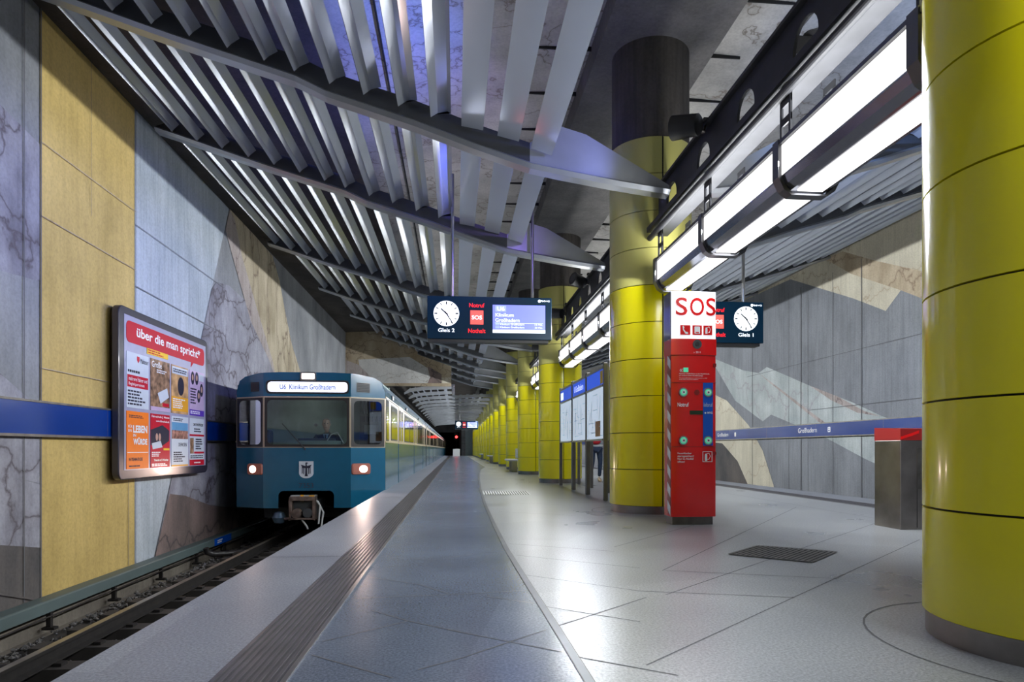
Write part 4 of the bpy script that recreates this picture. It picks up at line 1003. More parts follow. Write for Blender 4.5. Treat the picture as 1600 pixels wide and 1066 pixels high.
    for (wx, cx) in zip(wins, cellx):
        hr = (wx[0] + .0, wx[1], zw0, zw1); cell(b, (cx[0], cx[1], zA, zB), hr, .12, 'train_cream')
    b.build('window_surround', t)
    for (wx, cx) in zip(wins, cellx):
        hr = (wx[0], wx[1], zw0, zw1)
        r_ = MB(); cell(r_, (hr[0] - .012, hr[1] + .012, hr[2] - .012, hr[3] + .012), (hr[0] + .035, hr[1] - .035, hr[2] + .035, hr[3] - .035), .09, 'rubber', out=.01)
        fr = r_.build('windscreen_seal', t)
        g = MB(); g.face([bend(x, z, .004) for x, z in rrect(hr[0] + .02, hr[1] - .02, hr[2] + .02, hr[3] - .02, .1, 6)], 'cab_glass'); g.build('windscreen', fr)
    # upper mask
    b = MB(); us = [-1.45, -1.38, -1.25, -1.1, -.95, -.83, -.5, 0, .5, .83, .95, 1.1, 1.25, 1.38, 1.45]
    def top(uu):
        a = abs(uu); pts = [(0, 2.32), (.5, 2.32), (.95, 2.30), (1.25, 2.25), (1.38, 2.17), (1.45, 1.95)]
        for (x0, z0), (x1, z1) in zip(pts, pts[1:]):
            if x0 <= a <= x1: return lerp(z0, z1, (a - x0) / (x1 - x0))
        return 1.95
    for u0, u1 in zip(us, us[1:]): b.face([bend(u0, zB), bend(u1, zB), bend(u1, top(u1)), bend(u0, top(u0))], 'train_blue')
    # joint between mask and body roof
    for u0, u1 in zip(us, us[1:]):
        p0, p1 = bend(u0, top(u0)), bend(u1, top(u1))
        b.face([p0, p1, (p1[0], TY + .38, p1[2]), (p0[0], TY + .38, p0[2])], 'train_blue')
    # lower mask with the coupler opening
    cz0 = H + (HOR - 767) / S; cx0, cx1 = (437 - 481) / S, (522 - 481) / S
    zlow = H + (HOR - 794) / S
    us2 = [-1.45, -.83, cx0, cx1, .83, 1.45]
    for u0, u1 in zip(us2, us2[1:]):
        lo = cz0 if abs(u0 - cx0) < 1e-6 else zlow
        b.face([bend(u0, lo), bend(u1, lo), bend(u1, zA), bend(u0, zA)], 'train_blue')
    for cx, s_ in ((cx0, 1), (cx1, -1)):
        pts = [(cx, cz0)] + [(cx + s_ * (.1 - .1 * math.sin(R(a))), cz0 - .1 + .1 * math.cos(R(a))) for a in range(0, 91, 15)]
        b.face([bend(x, z) for x, z in pts], 'train_blue')
    fm = b.build('front_mask', t)
    sd = MB()
    for s_ in (-1, 1):
        e = bend(s_ * 1.45, 0)
        sd.face([(e[0], e[1], zlow), (TX + s_ * 1.455, TY + .4, zlow), (TX + s_ * 1.455, TY + .4, 1.95), (e[0], e[1], 1.95)], 'train_side')
    sd.build('mask_return', t)
    # destination display
    x0, z1 = fp(421, 597); x1, z0 = fp(543, 613)
    d = MB(); d.face([bend(x, z, .012) for x, z in rrect(x0 - .03, x1 + .03, z0 - .03, z1 + .03, .07)], 'rubber'); dp = d.build('destination_display', t)
    d = MB(); d.face([bend(x, z, .016) for x, z in rrect(x0, x1, z0, z1, .07)], 'dest_white'); d.build('display_screen', dp)
    text('destination_text', 'U6  Klinikum Großhadern', (TX + (x0 + x1) / 2, TY - .018, z0 + .05), (1, 0, 0), (0, 0, 1), .1, 'blue', dp, align='c', width=1.05, bold=.015, nrm=(0, -1, 0))
    # top lamp, vents
    x0, z1 = fp(472, 583); x1, z0 = fp(493, 593.5)
    d = MB(); d.plate((TX, TY, 0), (1, 0, 0), (0, 0, 1), (0, -1, 0), rrect(x0 - .02, x1 + .02, z0 - .02, z1 + .02, .02, 3), .02, 'steel'); h = d.build('top_headlight', t)
    d = MB(); d.plate((TX, TY - .02, 0), (1, 0, 0), (0, 0, 1), (0, -1, 0), rrect(x0 + .01, x1 - .01, z0 + .01, z1 - .01, .02, 3), .004, 'headlamp'); d.build('lens', h)
    for a_, c_ in ((391.5, 407), (556, 575)):
        x0, z1 = fp(a_, 597); x1, z0 = fp(c_, 612)
        d = MB(); d.face([bend(x, z, .008) for x, z in ((x0, z0), (x1, z0), (x1, z1), (x0, z1))], 'rubber')
        for q in range(6): zz = lerp(z0, z1, (q + .5) / 6); d.face([bend(x0 + .01, zz - .006, .012), bend(x1 - .01, zz - .006, .012), bend(x1 - .01, zz + .006, .016), bend(x0 + .01, zz + .006, .016)], 'cab_dark')
        d.build('vent_grille', t)
    # headlights
    for cxp, cyp in ((399.5, 735), (562, 732.5)):
        uu, zz = fp(cxp, cyp); uu = 1.01 * (1 if uu > 0 else -1); zz = H - .39
        d = MB(); d.loft([[bend(x, z, .0) for x, z in rrect(uu - .17, uu + .17, zz - .11, zz + .11, .04, 4)], [bend(x, z, .03) for x, z in rrect(uu - .16, uu + .16, zz - .1, zz + .1, .04, 4)]], 'headlamp_rim'); h = d.build('headlight', t, smooth=False)
        d = MB(); d.loft([[bend(x, z, .03) for x, z in rrect(uu - .145, uu + .145, zz - .085, zz + .085, .03, 4)], [bend(x, z, .034) for x, z in rrect(uu - .14, uu + .14, zz - .08, zz + .08, .03, 4)]], 'headlamp_rim'); d.build('lamp_glass', h)
        d = MB(); o_ = Vector(bend(uu + (.03 if uu > 0 else -.03), zz, .036)); r_ = Vector(bend(uu + .05, zz)) - Vector(bend(uu - .05, zz)); r_.normalize()
        d.disc(o_, r_, (0, 0, 1), r_.cross(Vector((0, 0, 1))), .085, .004, 'headlamp', ry=.07); d.build('bulb', h)
        l = bpy.data.lights.new('headlight_beam', 'SPOT'); l.energy = 55; l.color = (1, .72, .6); l.spot_size = R(120); l.spot_blend = 1; l.shadow_soft_size = .07
        o2 = bpy.data.objects.new('headlight_beam', l); COL.objects.link(o2); o2.parent = h; o2.location = Vector(bend(uu, zz, .08)) - wl(h); o2.rotation_euler = (R(84), 0, R(0))
        o2.rotation_euler = Vector((.1, -1, -.08)).to_track_quat('-Z', 'Y').to_euler()
    # crest with the little monk-eagle figure, fleet number
    x0, z1 = fp(468.5, 721); x1, z0 = fp(490.5, 747.5); cx = TX + (x0 + x1) / 2; w_ = (x1 - x0) / 2; hh = z1 - z0
    d = MB(); pts = [(-w_, hh), (w_, hh), (w_, hh * .3)] + [(w_ * math.cos(R(a)), hh * .3 - hh * .3 * math.sin(R(a))) for a in range(10, 180, 10)] + [(-w_, hh * .3)]
    d.plate((cx, TY, z0), (1, 0, 0), (0, 0, 1), (0, -1, 0), pts, .006, 'poster_white'); cr = d.build('crest_shield', t)
    d = MB(); O = (cx, TY - .006, z0)
    def pl(ps): d.plate(O, (1, 0, 0), (0, 0, 1), (0, -1, 0), [(x * w_, z * hh) for x, z in ps], .002, 'poster_ink')
    for s_ in (-1, 1):
        pl([(s_ * .1, .72), (s_ * .75, .8), (s_ * .6, .68), (s_ * .62, .25), (s_ * .5, .3), (s_ * .5, .6), (s_ * .4, .6), (s_ * .4, .22), (s_ * .28, .28), (s_ * .26, .6), (s_ * .1, .6)])
    pl([(-.1, .78), (.1, .78), (.14, .3), (.22, .12), (-.22, .12), (-.14, .3)]); pl([(-.12, .92), (.1, .94), (.3, .88), (.1, .86), (.06, .78), (-.1, .78)])
    d.build('crest_figure', cr)
    x0, z1 = fp(468, 755); x1, z0 = fp(490.5, 762.5)
    text('fleet_number', '7353', (TX + x0, TY, z0), (1, 0, 0), (0, 0, 1), z1 - z0, 'poster_ink', t, width=x1 - x0, nrm=(0, -1, 0))
    # wiper
    a_, z_a = fp(479, 703); b2, z_b = fp(443, 662)
    d = MB(); d.tube([(TX + a_, TY - .03, z_a), (TX + lerp(a_, b2, .5), TY - .035, lerp(z_a, z_b, .5)), (TX + b2, TY - .025, z_b)], [.012, .008, .006], 'rubber', 6); d.build('wiper', t)
    # coupler
    cp = MB(); xa, za = fp(455, 782); xb, zb3 = fp(494, 812)
    cp.box(TX + xa, TX + xb, TY - .1, TY + .1, zb3, zb3 + .04, 'coupler'); cp.box(TX + xa, TX + xb, TY - .1, TY + .1, za, za + .08, 'coupler')
    cp.box(TX + xa, TX + xa + .05, TY - .1, TY + .1, zb3, za, 'coupler'); cp.box(TX + xb - .05, TX + xb, TY - .1, TY + .1, zb3, za, 'coupler')
    cp.box(TX + xa, TX + xb, TY + .05, TY + 1, zb3, za, 'cab_dark'); cp.build('coupler', t, bevel=.01)
    d = MB(); xx, zz = fp(466, 802); d.cyl((TX + xx, TY - .16, zz), (TX + xx, TY, zz), .085, 'coupler', 20, .1); xx, zz = fp(483, 801); d.cyl((TX + xx, TY - .1, zz), (TX + xx, TY + .02, zz), .09, 'cab_dark', 20); d.build('coupler_cone', t)
    d = MB(); xx, zz = fp(456, 774); x2, _ = fp(493, 774); d.box(TX + xx, TX + x2, TY - .02, TY + .2, zz - .1, zz + .0, 'paint_grey'); xq, _ = fp(471, 0); d.box(TX + xq, TX + xq + .06, TY - .03, TY, zz - .11, zz + .01, 'paint_amber'); xq, _ = fp(484, 0); d.box(TX + xq, TX + xq + .1, TY - .03, TY, zz - .1, zz, 'paint_amber'); d.build('contact_box', t)
    d = MB(); xx, zz = fp(437, 809); d.lathe([(.02, zz - .12), (.09, zz - .1), (.135, zz), (.09, zz + .1), (.02, zz + .12)], (TX + xx, TY + .05), 'coupler_blue', 20); d.build('air_reservoir', t, smooth=True)
    d = MB(); xx, zz = fp(447, 811); x2, z2 = fp(460, 809); d.cyl((TX + xx, TY, zz), (TX + x2, TY - .05, z2), .03, 'coupler'); 
    for (p1, p2, p3) in (((496, 782), (502, 790), (500, 818)), ((474, 812), (482, 822), (484, 826)), ((498, 783), (507, 800), (504, 824))):
        P_ = [fp(*q) for q in (p1, p2, p3)]; d.tube([(TX + x, TY - .06 - .03 * i, z) for i, (x, z) in enumerate(P_)], .018, 'paint_grey', 8)
    d.build('brake_hose', t)
    # cab interior
    ci = MB(); ci.box(TX - 1.4, TX + 1.4, TY + 1.75, TY + 1.8, 0, 2.2, 'cab_wall'); ci.box(TX - 1.4, TX + 1.4, TY + .4, TY + 1.75, .02, .06, 'cab_dark'); ci.box(TX - 1.4, TX + 1.4, TY + .4, TY + 1.75, 2.1, 2.14, 'cab_wall')
    ci.box(TX - 1.44, TX - 1.40, TY + .4, TY + 1.75, 0, 2.1, 'cab_dark'); ci.box(TX + .8, TX + 1.4, TY + 1.4, TY + 1.74, .06, 2.1, 'cab_dark'); ci.build('cab_interior', t)
    dk = MB(); dk.box(TX - .45, TX + .5, TY + .35, TY + .85, .75, 1.0, 'cab_wall'); dk.box(TX - .3, TX + .4, TY + .5, TY + .8, 1.0, 1.05, 'cab_dark'); dk.tube([(TX + .3, TY + .4, 1.0), (TX + .38, TY + .38, 1.12), (TX + .5, TY + .4, 1.17), (TX + .62, TY + .42, .95)], .012, 'paint_grey', 6); dk.build('driver_desk', t, bevel=.01)
    eq = MB()
    for q in range(4): eq.tube([(TX + .88 + .07 * q, TY + 1.38, 2.0), (TX + .86 + .08 * q, TY + 1.33, 1.8), (TX + .9 + .06 * q, TY + 1.38, 1.6)], .012, 'paint_grey', 6)
    for q in range(5): eq.box(TX + .84 + .09 * q, TX + .9 + .09 * q, TY + 1.36, TY + 1.4, 1.42, 1.54, 'poster_ink')
    eq.box(TX + .9, TX + 1.2, TY + 1.36, TY + 1.4, 1.15, 1.35, 'paint_grey'); eq.cyl((TX - .2, TY + 1.73, 1.36), (TX - .2, TY + 1.75, 1.36), .035, 'black'); eq.build('cab_equipment', t)
    bg = MB(); bg.box(TX - 1.3, TX - .9, TY + .7, TY + 1.0, .9, 1.22, 'cab_dark'); bg.build('cab_bag_shelf', t, bevel=.05)
    l = bpy.data.lights.new('cab_light', 'POINT'); l.energy = 3; l.color = (.9, 1, .92); l.shadow_soft_size = .2
    o2 = bpy.data.objects.new('cab_light', l); COL.objects.link(o2); o2.parent = t; o2.location = (-.3, 1.1, 2.0 - ZT)
    return t
TR = train()

# ------------------------------------------------------------------ people
def skin_body(name, joints, edges, mat, parent, sub=2, root=0):
    me = bpy.data.meshes.new(name); off = wl(parent)
    me.from_pydata([tuple(Vector(j[0]) - off) for j in joints], edges, []); me.update()
    o = bpy.data.objects.new(name, me); COL.objects.link(o); o.parent = parent
    sk = o.modifiers.new('skin', 'SKIN'); sk.use_smooth_shade = True
    for i, j in enumerate(joints):
        r_ = j[1] if hasattr(j[1], '__len__') else (j[1], j[1]); me.skin_vertices[0].data[i].radius = r_; me.skin_vertices[0].data[i].use_root = (i == root)
    s_ = o.modifiers.new('sub', 'SUBSURF'); s_.levels = sub; s_.render_levels = sub
    me.materials.append(M[mat]); return o
def head(parent, c, yaw, hair, r=.105, pitch=0):
    """head with brow, nose, mouth, eyes, ears; faces -Y turned by yaw"""
    c = Vector(c); cy, sy = math.cos(yaw), math.sin(yaw)
    def T_(x, y, z): return (c.x + x * cy - y * sy, c.y + x * sy + y * cy, c.z + z)
    rings = []
    P = [(-.13, .035, .04), (-.118, .05, .062), (-.09, .062, .078), (-.05, .07, .09), (-.01, .074, .096), (.03, .077, .099), (.07, .074, .095), (.1, .058, .075), (.118, .03, .04), (.123, .008, .01)]
    for z, rx, ry in P:
        rg = []
        for k in range(24):
            a = 2 * math.pi * k / 24; x, y = rx * math.sin(a), -ry * math.cos(a) + .008
            if y < 0 and abs(x) < .02 and -.04 < z < .02: y -= .018 * (1 - abs(x) / .02)      # nose
            if y < 0 and abs(abs(x) - .033) < .016 and 0 < z < .04: y += .008                # eye sockets
            if y < 0 and abs(x) < .03 and -.1 < z < -.06: y -= .005                           # mouth
            rg.append(T_(x, y, z))
        rings.append(rg)
    b = MB(); b.loft(rings, 'skin'); h = b.build('head', parent, smooth=True)
    f = MB()
    for s_ in (-1, 1):
        f.lathe([(.002, c.z + .005), (.011, c.z + .012), (.011, c.z + .02), (.002, c.z + .027)], T_(s_ * .033, -.082, 0)[:2], 'poster_ink', 10)
        f.lathe([(.003, c.z - .03), (.013, c.z - .015), (.015, c.z + .015), (.004, c.z + .03)], T_(s_ * .079, .012, 0)[:2], 'skin', 10)
    e0, e1 = T_(-.024, -.096, -.07), T_(.024, -.096, -.07); f.tube([e0, T_(0, -.1, -.068), e1], .005, 'red_dark', 6); f.build('face_features', h, smooth=True)
    hr = MB(); rings = []
    for z, rx, ry in P[4:]:
        rg = []
        for k in range(24):
            a = 2 * math.pi * k / 24; x, y = (rx + .01) * math.sin(a), -(ry + .008) * math.cos(a) + .014
            if y < -.02 and z < .075: y = -.02 + (y + .02) * .2
            rg.append(T_(x, y, z + .006))
        rings.append(rg)
    hr.loft(rings, hair); hr.build('hair', h, smooth=True)
    return h
def hand(parent, wrist, d, side, name='hand'):
    """palm, four unequal curled fingers and a thumb from the side of the palm"""
    w_ = Vector(wrist); d = Vector(d).normalized(); s_ = Vector(side).normalized(); n_ = d.cross(s_)
    J = [(w_, .024), (w_ + d * .04, (.036, .018)), (w_ + d * .08, (.036, .016))]; E = [(0, 1), (1, 2)]
    for i, l_ in enumerate((.062, .072, .068, .052)):
        base = w_ + d * .085 + s_ * (.027 - .018 * i); k = len(J)
        J += [(base, .0095), (base + d * l_ * .5 + n_ * .008, .009), (base + d * l_ * .8 + n_ * .025, .008)]; E += [(2, k), (k, k + 1), (k + 1, k + 2)]
    k = len(J); J += [(w_ + d * .035 + s_ * .034, .011), (w_ + d * .06 + s_ * .055 + n_ * .01, .01), (w_ + d * .085 + s_ * .06 + n_ * .015, .009)]; E += [(1, k), (k, k + 1), (k + 1, k + 2)]
    return skin_body(name, J, E, 'skin', parent, 1)
def driver():
    x, y = TX + .17, TY + 1.0; zs = 1.06
    t = thing('person', 'person in dark suit and tie sitting at the controls behind the train windscreen', 'person', (x, y + .15, .5))
    V = lambda a, b, c_: Vector((x + a, y + b, c_))
    J = [(V(0, .15, .55), (.17, .13)), (V(0, .12, .8), (.17, .12)), (V(0, .08, 1.02), (.19, .12)), (V(0, .06, 1.14), (.1, .08)), (V(0, .04, 1.2), (.06, .06)),
         (V(-.2, .06, 1.08), (.075, .08)), (V(-.28, -.02, .93), .06), (V(-.2, -.2, .98), .045), (V(.2, .06, 1.08), (.075, .08)), (V(.28, -.02, .93), .06), (V(.2, -.2, .98), .045),
         (V(-.1, -.1, .52), .095), (V(-.12, -.32, .5), .075), (V(.1, -.1, .52), .095), (V(.12, -.32, .5), .075)]
    skin_body('jacket', J, [(0, 1), (1, 2), (2, 3), (3, 4), (2, 5), (5, 6), (6, 7), (2, 8), (8, 9), (9, 10), (0, 11), (11, 12), (0, 13), (13, 14)], 'suit', t)
    b = MB(); b.face([V(-.06, -.062, 1.15), V(.06, -.062, 1.15), V(.0, -.085, .93)], 'shirt'); b.tube([V(0, -.09, 1.13), V(0, -.095, .95)], .014, 'poster_ink', 6); b.build('shirt_and_tie', t)
    skin_body('neck', [(V(0, .03, 1.17), .05), (V(0, .02, 1.27), .048)], [(0, 1)], 'skin', t, 1)
    head(t, V(0, 0, 1.35), R(6), 'hair_grey', .1)
    hand(t, V(-.2, -.22, .99), (.3, -1, .1), (1, .2, 0)); hand(t, V(.2, -.22, .99), (-.3, -1, .1), (-1, .2, 0))
driver()
def walker():
    f = onZ(934, 752.5); x, y = f[0], f[1]
    t = thing('person', 'person in red jacket and dark jeans walking behind the information boards', 'person', (x, y, 0))
    V = lambda a, b, c_: Vector((x + a, y + b, c_))
    J = [(V(-.05, 0, .93), (.15, .11)), (V(-.05, 0, 1.1), (.14, .1)), (V(-.05, 0, 1.32), (.18, .11)), (V(-.05, 0, 1.44), (.09, .07)),
         (V(-.25, 0, 1.38), .07), (V(-.31, .03, 1.12), .052), (V(-.29, -.1, .9), .042), (V(.15, 0, 1.38), .07), (V(.22, -.03, 1.12), .052), (V(.2, .1, .9), .042)]
    skin_body('red_jacket', J, [(0, 1), (1, 2), (2, 3), (2, 4), (4, 5), (5, 6), (2, 7), (7, 8), (8, 9)], 'jacket_red', t)
    K = [(V(-.05, 0, .9), (.14, .11)), (V(.04, 0, .82), .095), (V(.06, -.03, .5), .065), (V(.04, .0, .12), .045), (V(-.14, 0, .82), .095), (V(-.16, -.1, .5), .063), (V(-.16, .12, .16), .045)]
    skin_body('jeans', K, [(0, 1), (1, 2), (2, 3), (0, 4), (4, 5), (5, 6)], 'jeans', t)
    for a, b_, z in ((.04, 0, .0), (-.16, .14, .04)):
        s_ = MB(); X_, Y_ = x + a, y + b_
        s_.loft([[(X_ + .04 * math.cos(q) * sx, Y_ + yy + 0, z + hz * (.5 + .5 * math.sin(q)) + .001) for q in [2 * math.pi * k / 12 for k in range(12)]] for yy, sx, hz in ((.07, .8, .08), (.03, 1, .12), (-.04, 1, .09), (-.12, 1.1, .06), (-.17, .7, .04))], 'shoe'); s_.build('shoe', t, smooth=True)
    skin_body('neck', [(V(-.05, 0, 1.45), .05), (V(-.05, -.01, 1.55), .048)], [(0, 1)], 'skin', t, 1)
    head(t, V(-.05, -.02, 1.64), R(20), 'hair_grey')
    hand(t, V(-.29, -.11, .88), (0, -.2, -1), (0, -1, .2)); hand(t, V(.2, .11, .88), (0, .2, -1), (0, -1, -.2))
walker()

# ------------------------------------------------------------------ departure boards
def dep_board(xl, xr, Y, z0, z1, track_no, label, clock_left=True, simple=False):
    t = thing('departure_board', label, 'departure board', ((xl + xr) / 2, Y, z0), 'hanging departure boards')
    W = xr - xl; Hh = z1 - z0; u, w, n = (1, 0, 0), (0, 0, 1), (0, -1, 0)
    MB().box(xl, xr, Y, Y + .22, z0, z1, 'sign_navy').build('case', t, bevel=.008)
    MB().box(xl + .01, xr - .05, Y + .03, Y + .2, z0 - .045, z0, 'black').build('lower_rail', t)
    ps = MB()
    for fx in ((.2, .85) if W > 1 else (.5,)): ps.cyl((xl + fx * W, Y + .11, z1), (xl + fx * W, Y + .11, 5.2), .025, 'steel', 12)
    ps.build('hanger_pole', t, smooth=True)
    def fx(f): return xl + (f if clock_left else 1 - f) * W
    cx, cz = fx(.152), z0 + .59 * Hh; r_ = .102 * W
    d = MB(); d.disc((cx, Y, cz), u, w, n, r_, .006, 'clock_white', 40); ck = d.build('clock_face', t)
    d = MB()
    for k in range(12):
        a = math.pi * k / 6; l0 = .72 if k % 3 else .7
        o = (cx, Y - .006, cz); ca, sa = math.sin(a), math.cos(a); ww = .035 if k % 3 else .05
        d.plate(o, (ca, 0, sa), (sa, 0, -ca), n, [(r_ * l0, -r_ * ww), (r_ * .93, -r_ * ww), (r_ * .93, r_ * ww), (r_ * l0, r_ * ww)], .001, 'poster_ink')
    for a, l_, ww in ((R(312), .58, .06), (R(147), .88, .045)):
        ca, sa = math.sin(a), math.cos(a); d.plate((cx, Y - .0075, cz), (ca, 0, sa), (sa, 0, -ca), n, [(-r_ * .15, -r_ * ww), (r_ * l_, -r_ * ww * .7), (r_ * l_, r_ * ww * .7), (-r_ * .15, r_ * ww)], .001, 'poster_ink')
    d.build('clock_hands', ck)
    text('track_number', 'Gleis %d' % track_no, (cx, Y, z0 + .155 * Hh), u, w, .09 * Hh, 'text_white', t, align='c', width=.13 * W, bold=.015, nrm=n)
    ex = fx(.395)
    text('alarm_text', 'Notruf', (ex, Y, z0 + .745 * Hh), u, w, .1 * Hh, 'sign_red', t, align='c', width=.122 * W, bold=.01, nrm=n)
    text('alarm_text', 'Nothalt', (ex, Y, z0 + .145 * Hh), u, w, .1 * Hh, 'sign_red', t, align='c', width=.138 * W, bold=.01, nrm=n)
    d = MB(); s_ = .052 * W; d.plate((ex, Y, z0 + .505 * Hh), u, w, n, [(-s_, -s_ * 1.05), (s_, -s_ * 1.05), (s_, s_ * 1.1), (-s_, s_ * 1.1)], .005, 'sign_coral'); sp = d.build('sos_sign', t)
    text('sos_letters', 'SOS', (ex, Y - .005, z0 + .46 * Hh), u, w, .095 * Hh, 'text_white', sp, align='c', width=.082 * W, bold=.02, nrm=n)
    sx0, sx1 = (xl + .522 * W, xl + .947 * W) if clock_left else (xl + .05 * W, xl + .475 * W)
    sz0, sz1 = z0 + .155 * Hh, z0 + .815 * Hh; sw, shh = sx1 - sx0, sz1 - sz0
    d = MB(); d.box(sx0, sx1, Y - .004, Y, sz0, sz1, 'screen_blue'); sc = d.build('screen', t)
    d = MB(); d.box(sx0, sx1, Y - .006, Y - .004, sz0, sz0 + .115 * shh, 'text_white'); d.box(sx0 + .05 * sw, sx0 + .255 * sw, Y - .006, Y - .004, sz0 + .76 * shh, sz0 + .97 * shh, 'screen_pale'); d.box(sx0 + .04 * sw, sx0 + .96 * sw, Y - .006, Y - .004, sz0 + .345 * shh, sz0 + .355 * shh, 'text_white')
    for q in (.16, .265): d.box(sx0 + .05 * sw, sx0 + .125 * sw, Y - .006, Y - .004, sz0 + q * shh, sz0 + (q + .075) * shh, 'screen_pale')
    d.build('screen_fields', sc)
    yy = Y - .006
    text('line_number', 'U6', (sx0 + .085 * sw, yy, sz0 + .79 * shh), u, w, .145 * shh, 'text_white', sc, width=.14 * sw, bold=.015, nrm=n)
    text('destination', 'Klinikum', (sx0 + .05 * sw, yy, sz0 + .575 * shh), u, w, .13 * shh, 'text_white', sc, width=.35 * sw, bold=.01, nrm=n)
    text('destination', 'Großhadern', (sx0 + .05 * sw, yy, sz0 + .39 * shh), u, w, .13 * shh, 'text_white', sc, width=.46 * sw, bold=.01, nrm=n)
    for q, mn in ((.17, '20 Min.'), (.275, '10 Min.')):
        text('next_train', 'Klinikum Großhadern', (sx0 + .14 * sw, yy, sz0 + q * shh), u, w, .06 * shh, 'text_white', sc, width=.46 * sw, bold=.01, nrm=n)
        text('waiting_time', mn, (sx0 + .95 * sw, yy, sz0 + q * shh), u, w, .06 * shh, 'text_white', sc, width=.15 * sw, align='r', nrm=n)
    text('ticker', 'Bitte beachten Sie die Durchsagen am Bahnsteig', (sx0 + .04 * sw, yy, sz0 + .035 * shh), u, w, .05 * shh, 'screen_blue', sc, width=.9 * sw, nrm=n)
    lx = xr - .1 * W
    d = MB(); d.disc((lx + .0, Y, z1 - .08 * Hh), u, w, n, .012 * W, .003, 'text_white', 16); d.plate((lx, Y, z1 - .08 * Hh), u, w, n, [(-.01 * W, 0), (.02 * W, .022 * Hh), (.012 * W, -.01 * Hh)], .004, 'text_white'); d.build('operator_logo', t)
    text('operator_name', 'MVG', (lx + .02 * W, Y, z1 - .1 * Hh), u, w, .04 * Hh, 'text_white', t, width=.065 * W, bold=.02, nrm=n)
    return t
YS = 10.3
a_ = onY(667.5, 462, YS); b_ = onY(862, 531.8, YS)
dep_board(a_[0], b_[0], YS, b_[2], a_[2], 2, 'nearest dark blue departure board for Gleis 2 with clock at its left end')
g = onY(1193, 465, YS)
dep_board(g[0] - (b_[0] - a_[0]), g[0], YS, b_[2], a_[2], 1, 'departure board for Gleis 1, half hidden by the red emergency pillar', clock_left=False)
a2 = onY(711, 657.5, 55.6); b2 = onY(747.5, 670.5, 55.6)
dep_board(a2[0], b2[0], 55.6, b2[2], a2[2], 2, 'tiny far-off departure board at the end of the platform')

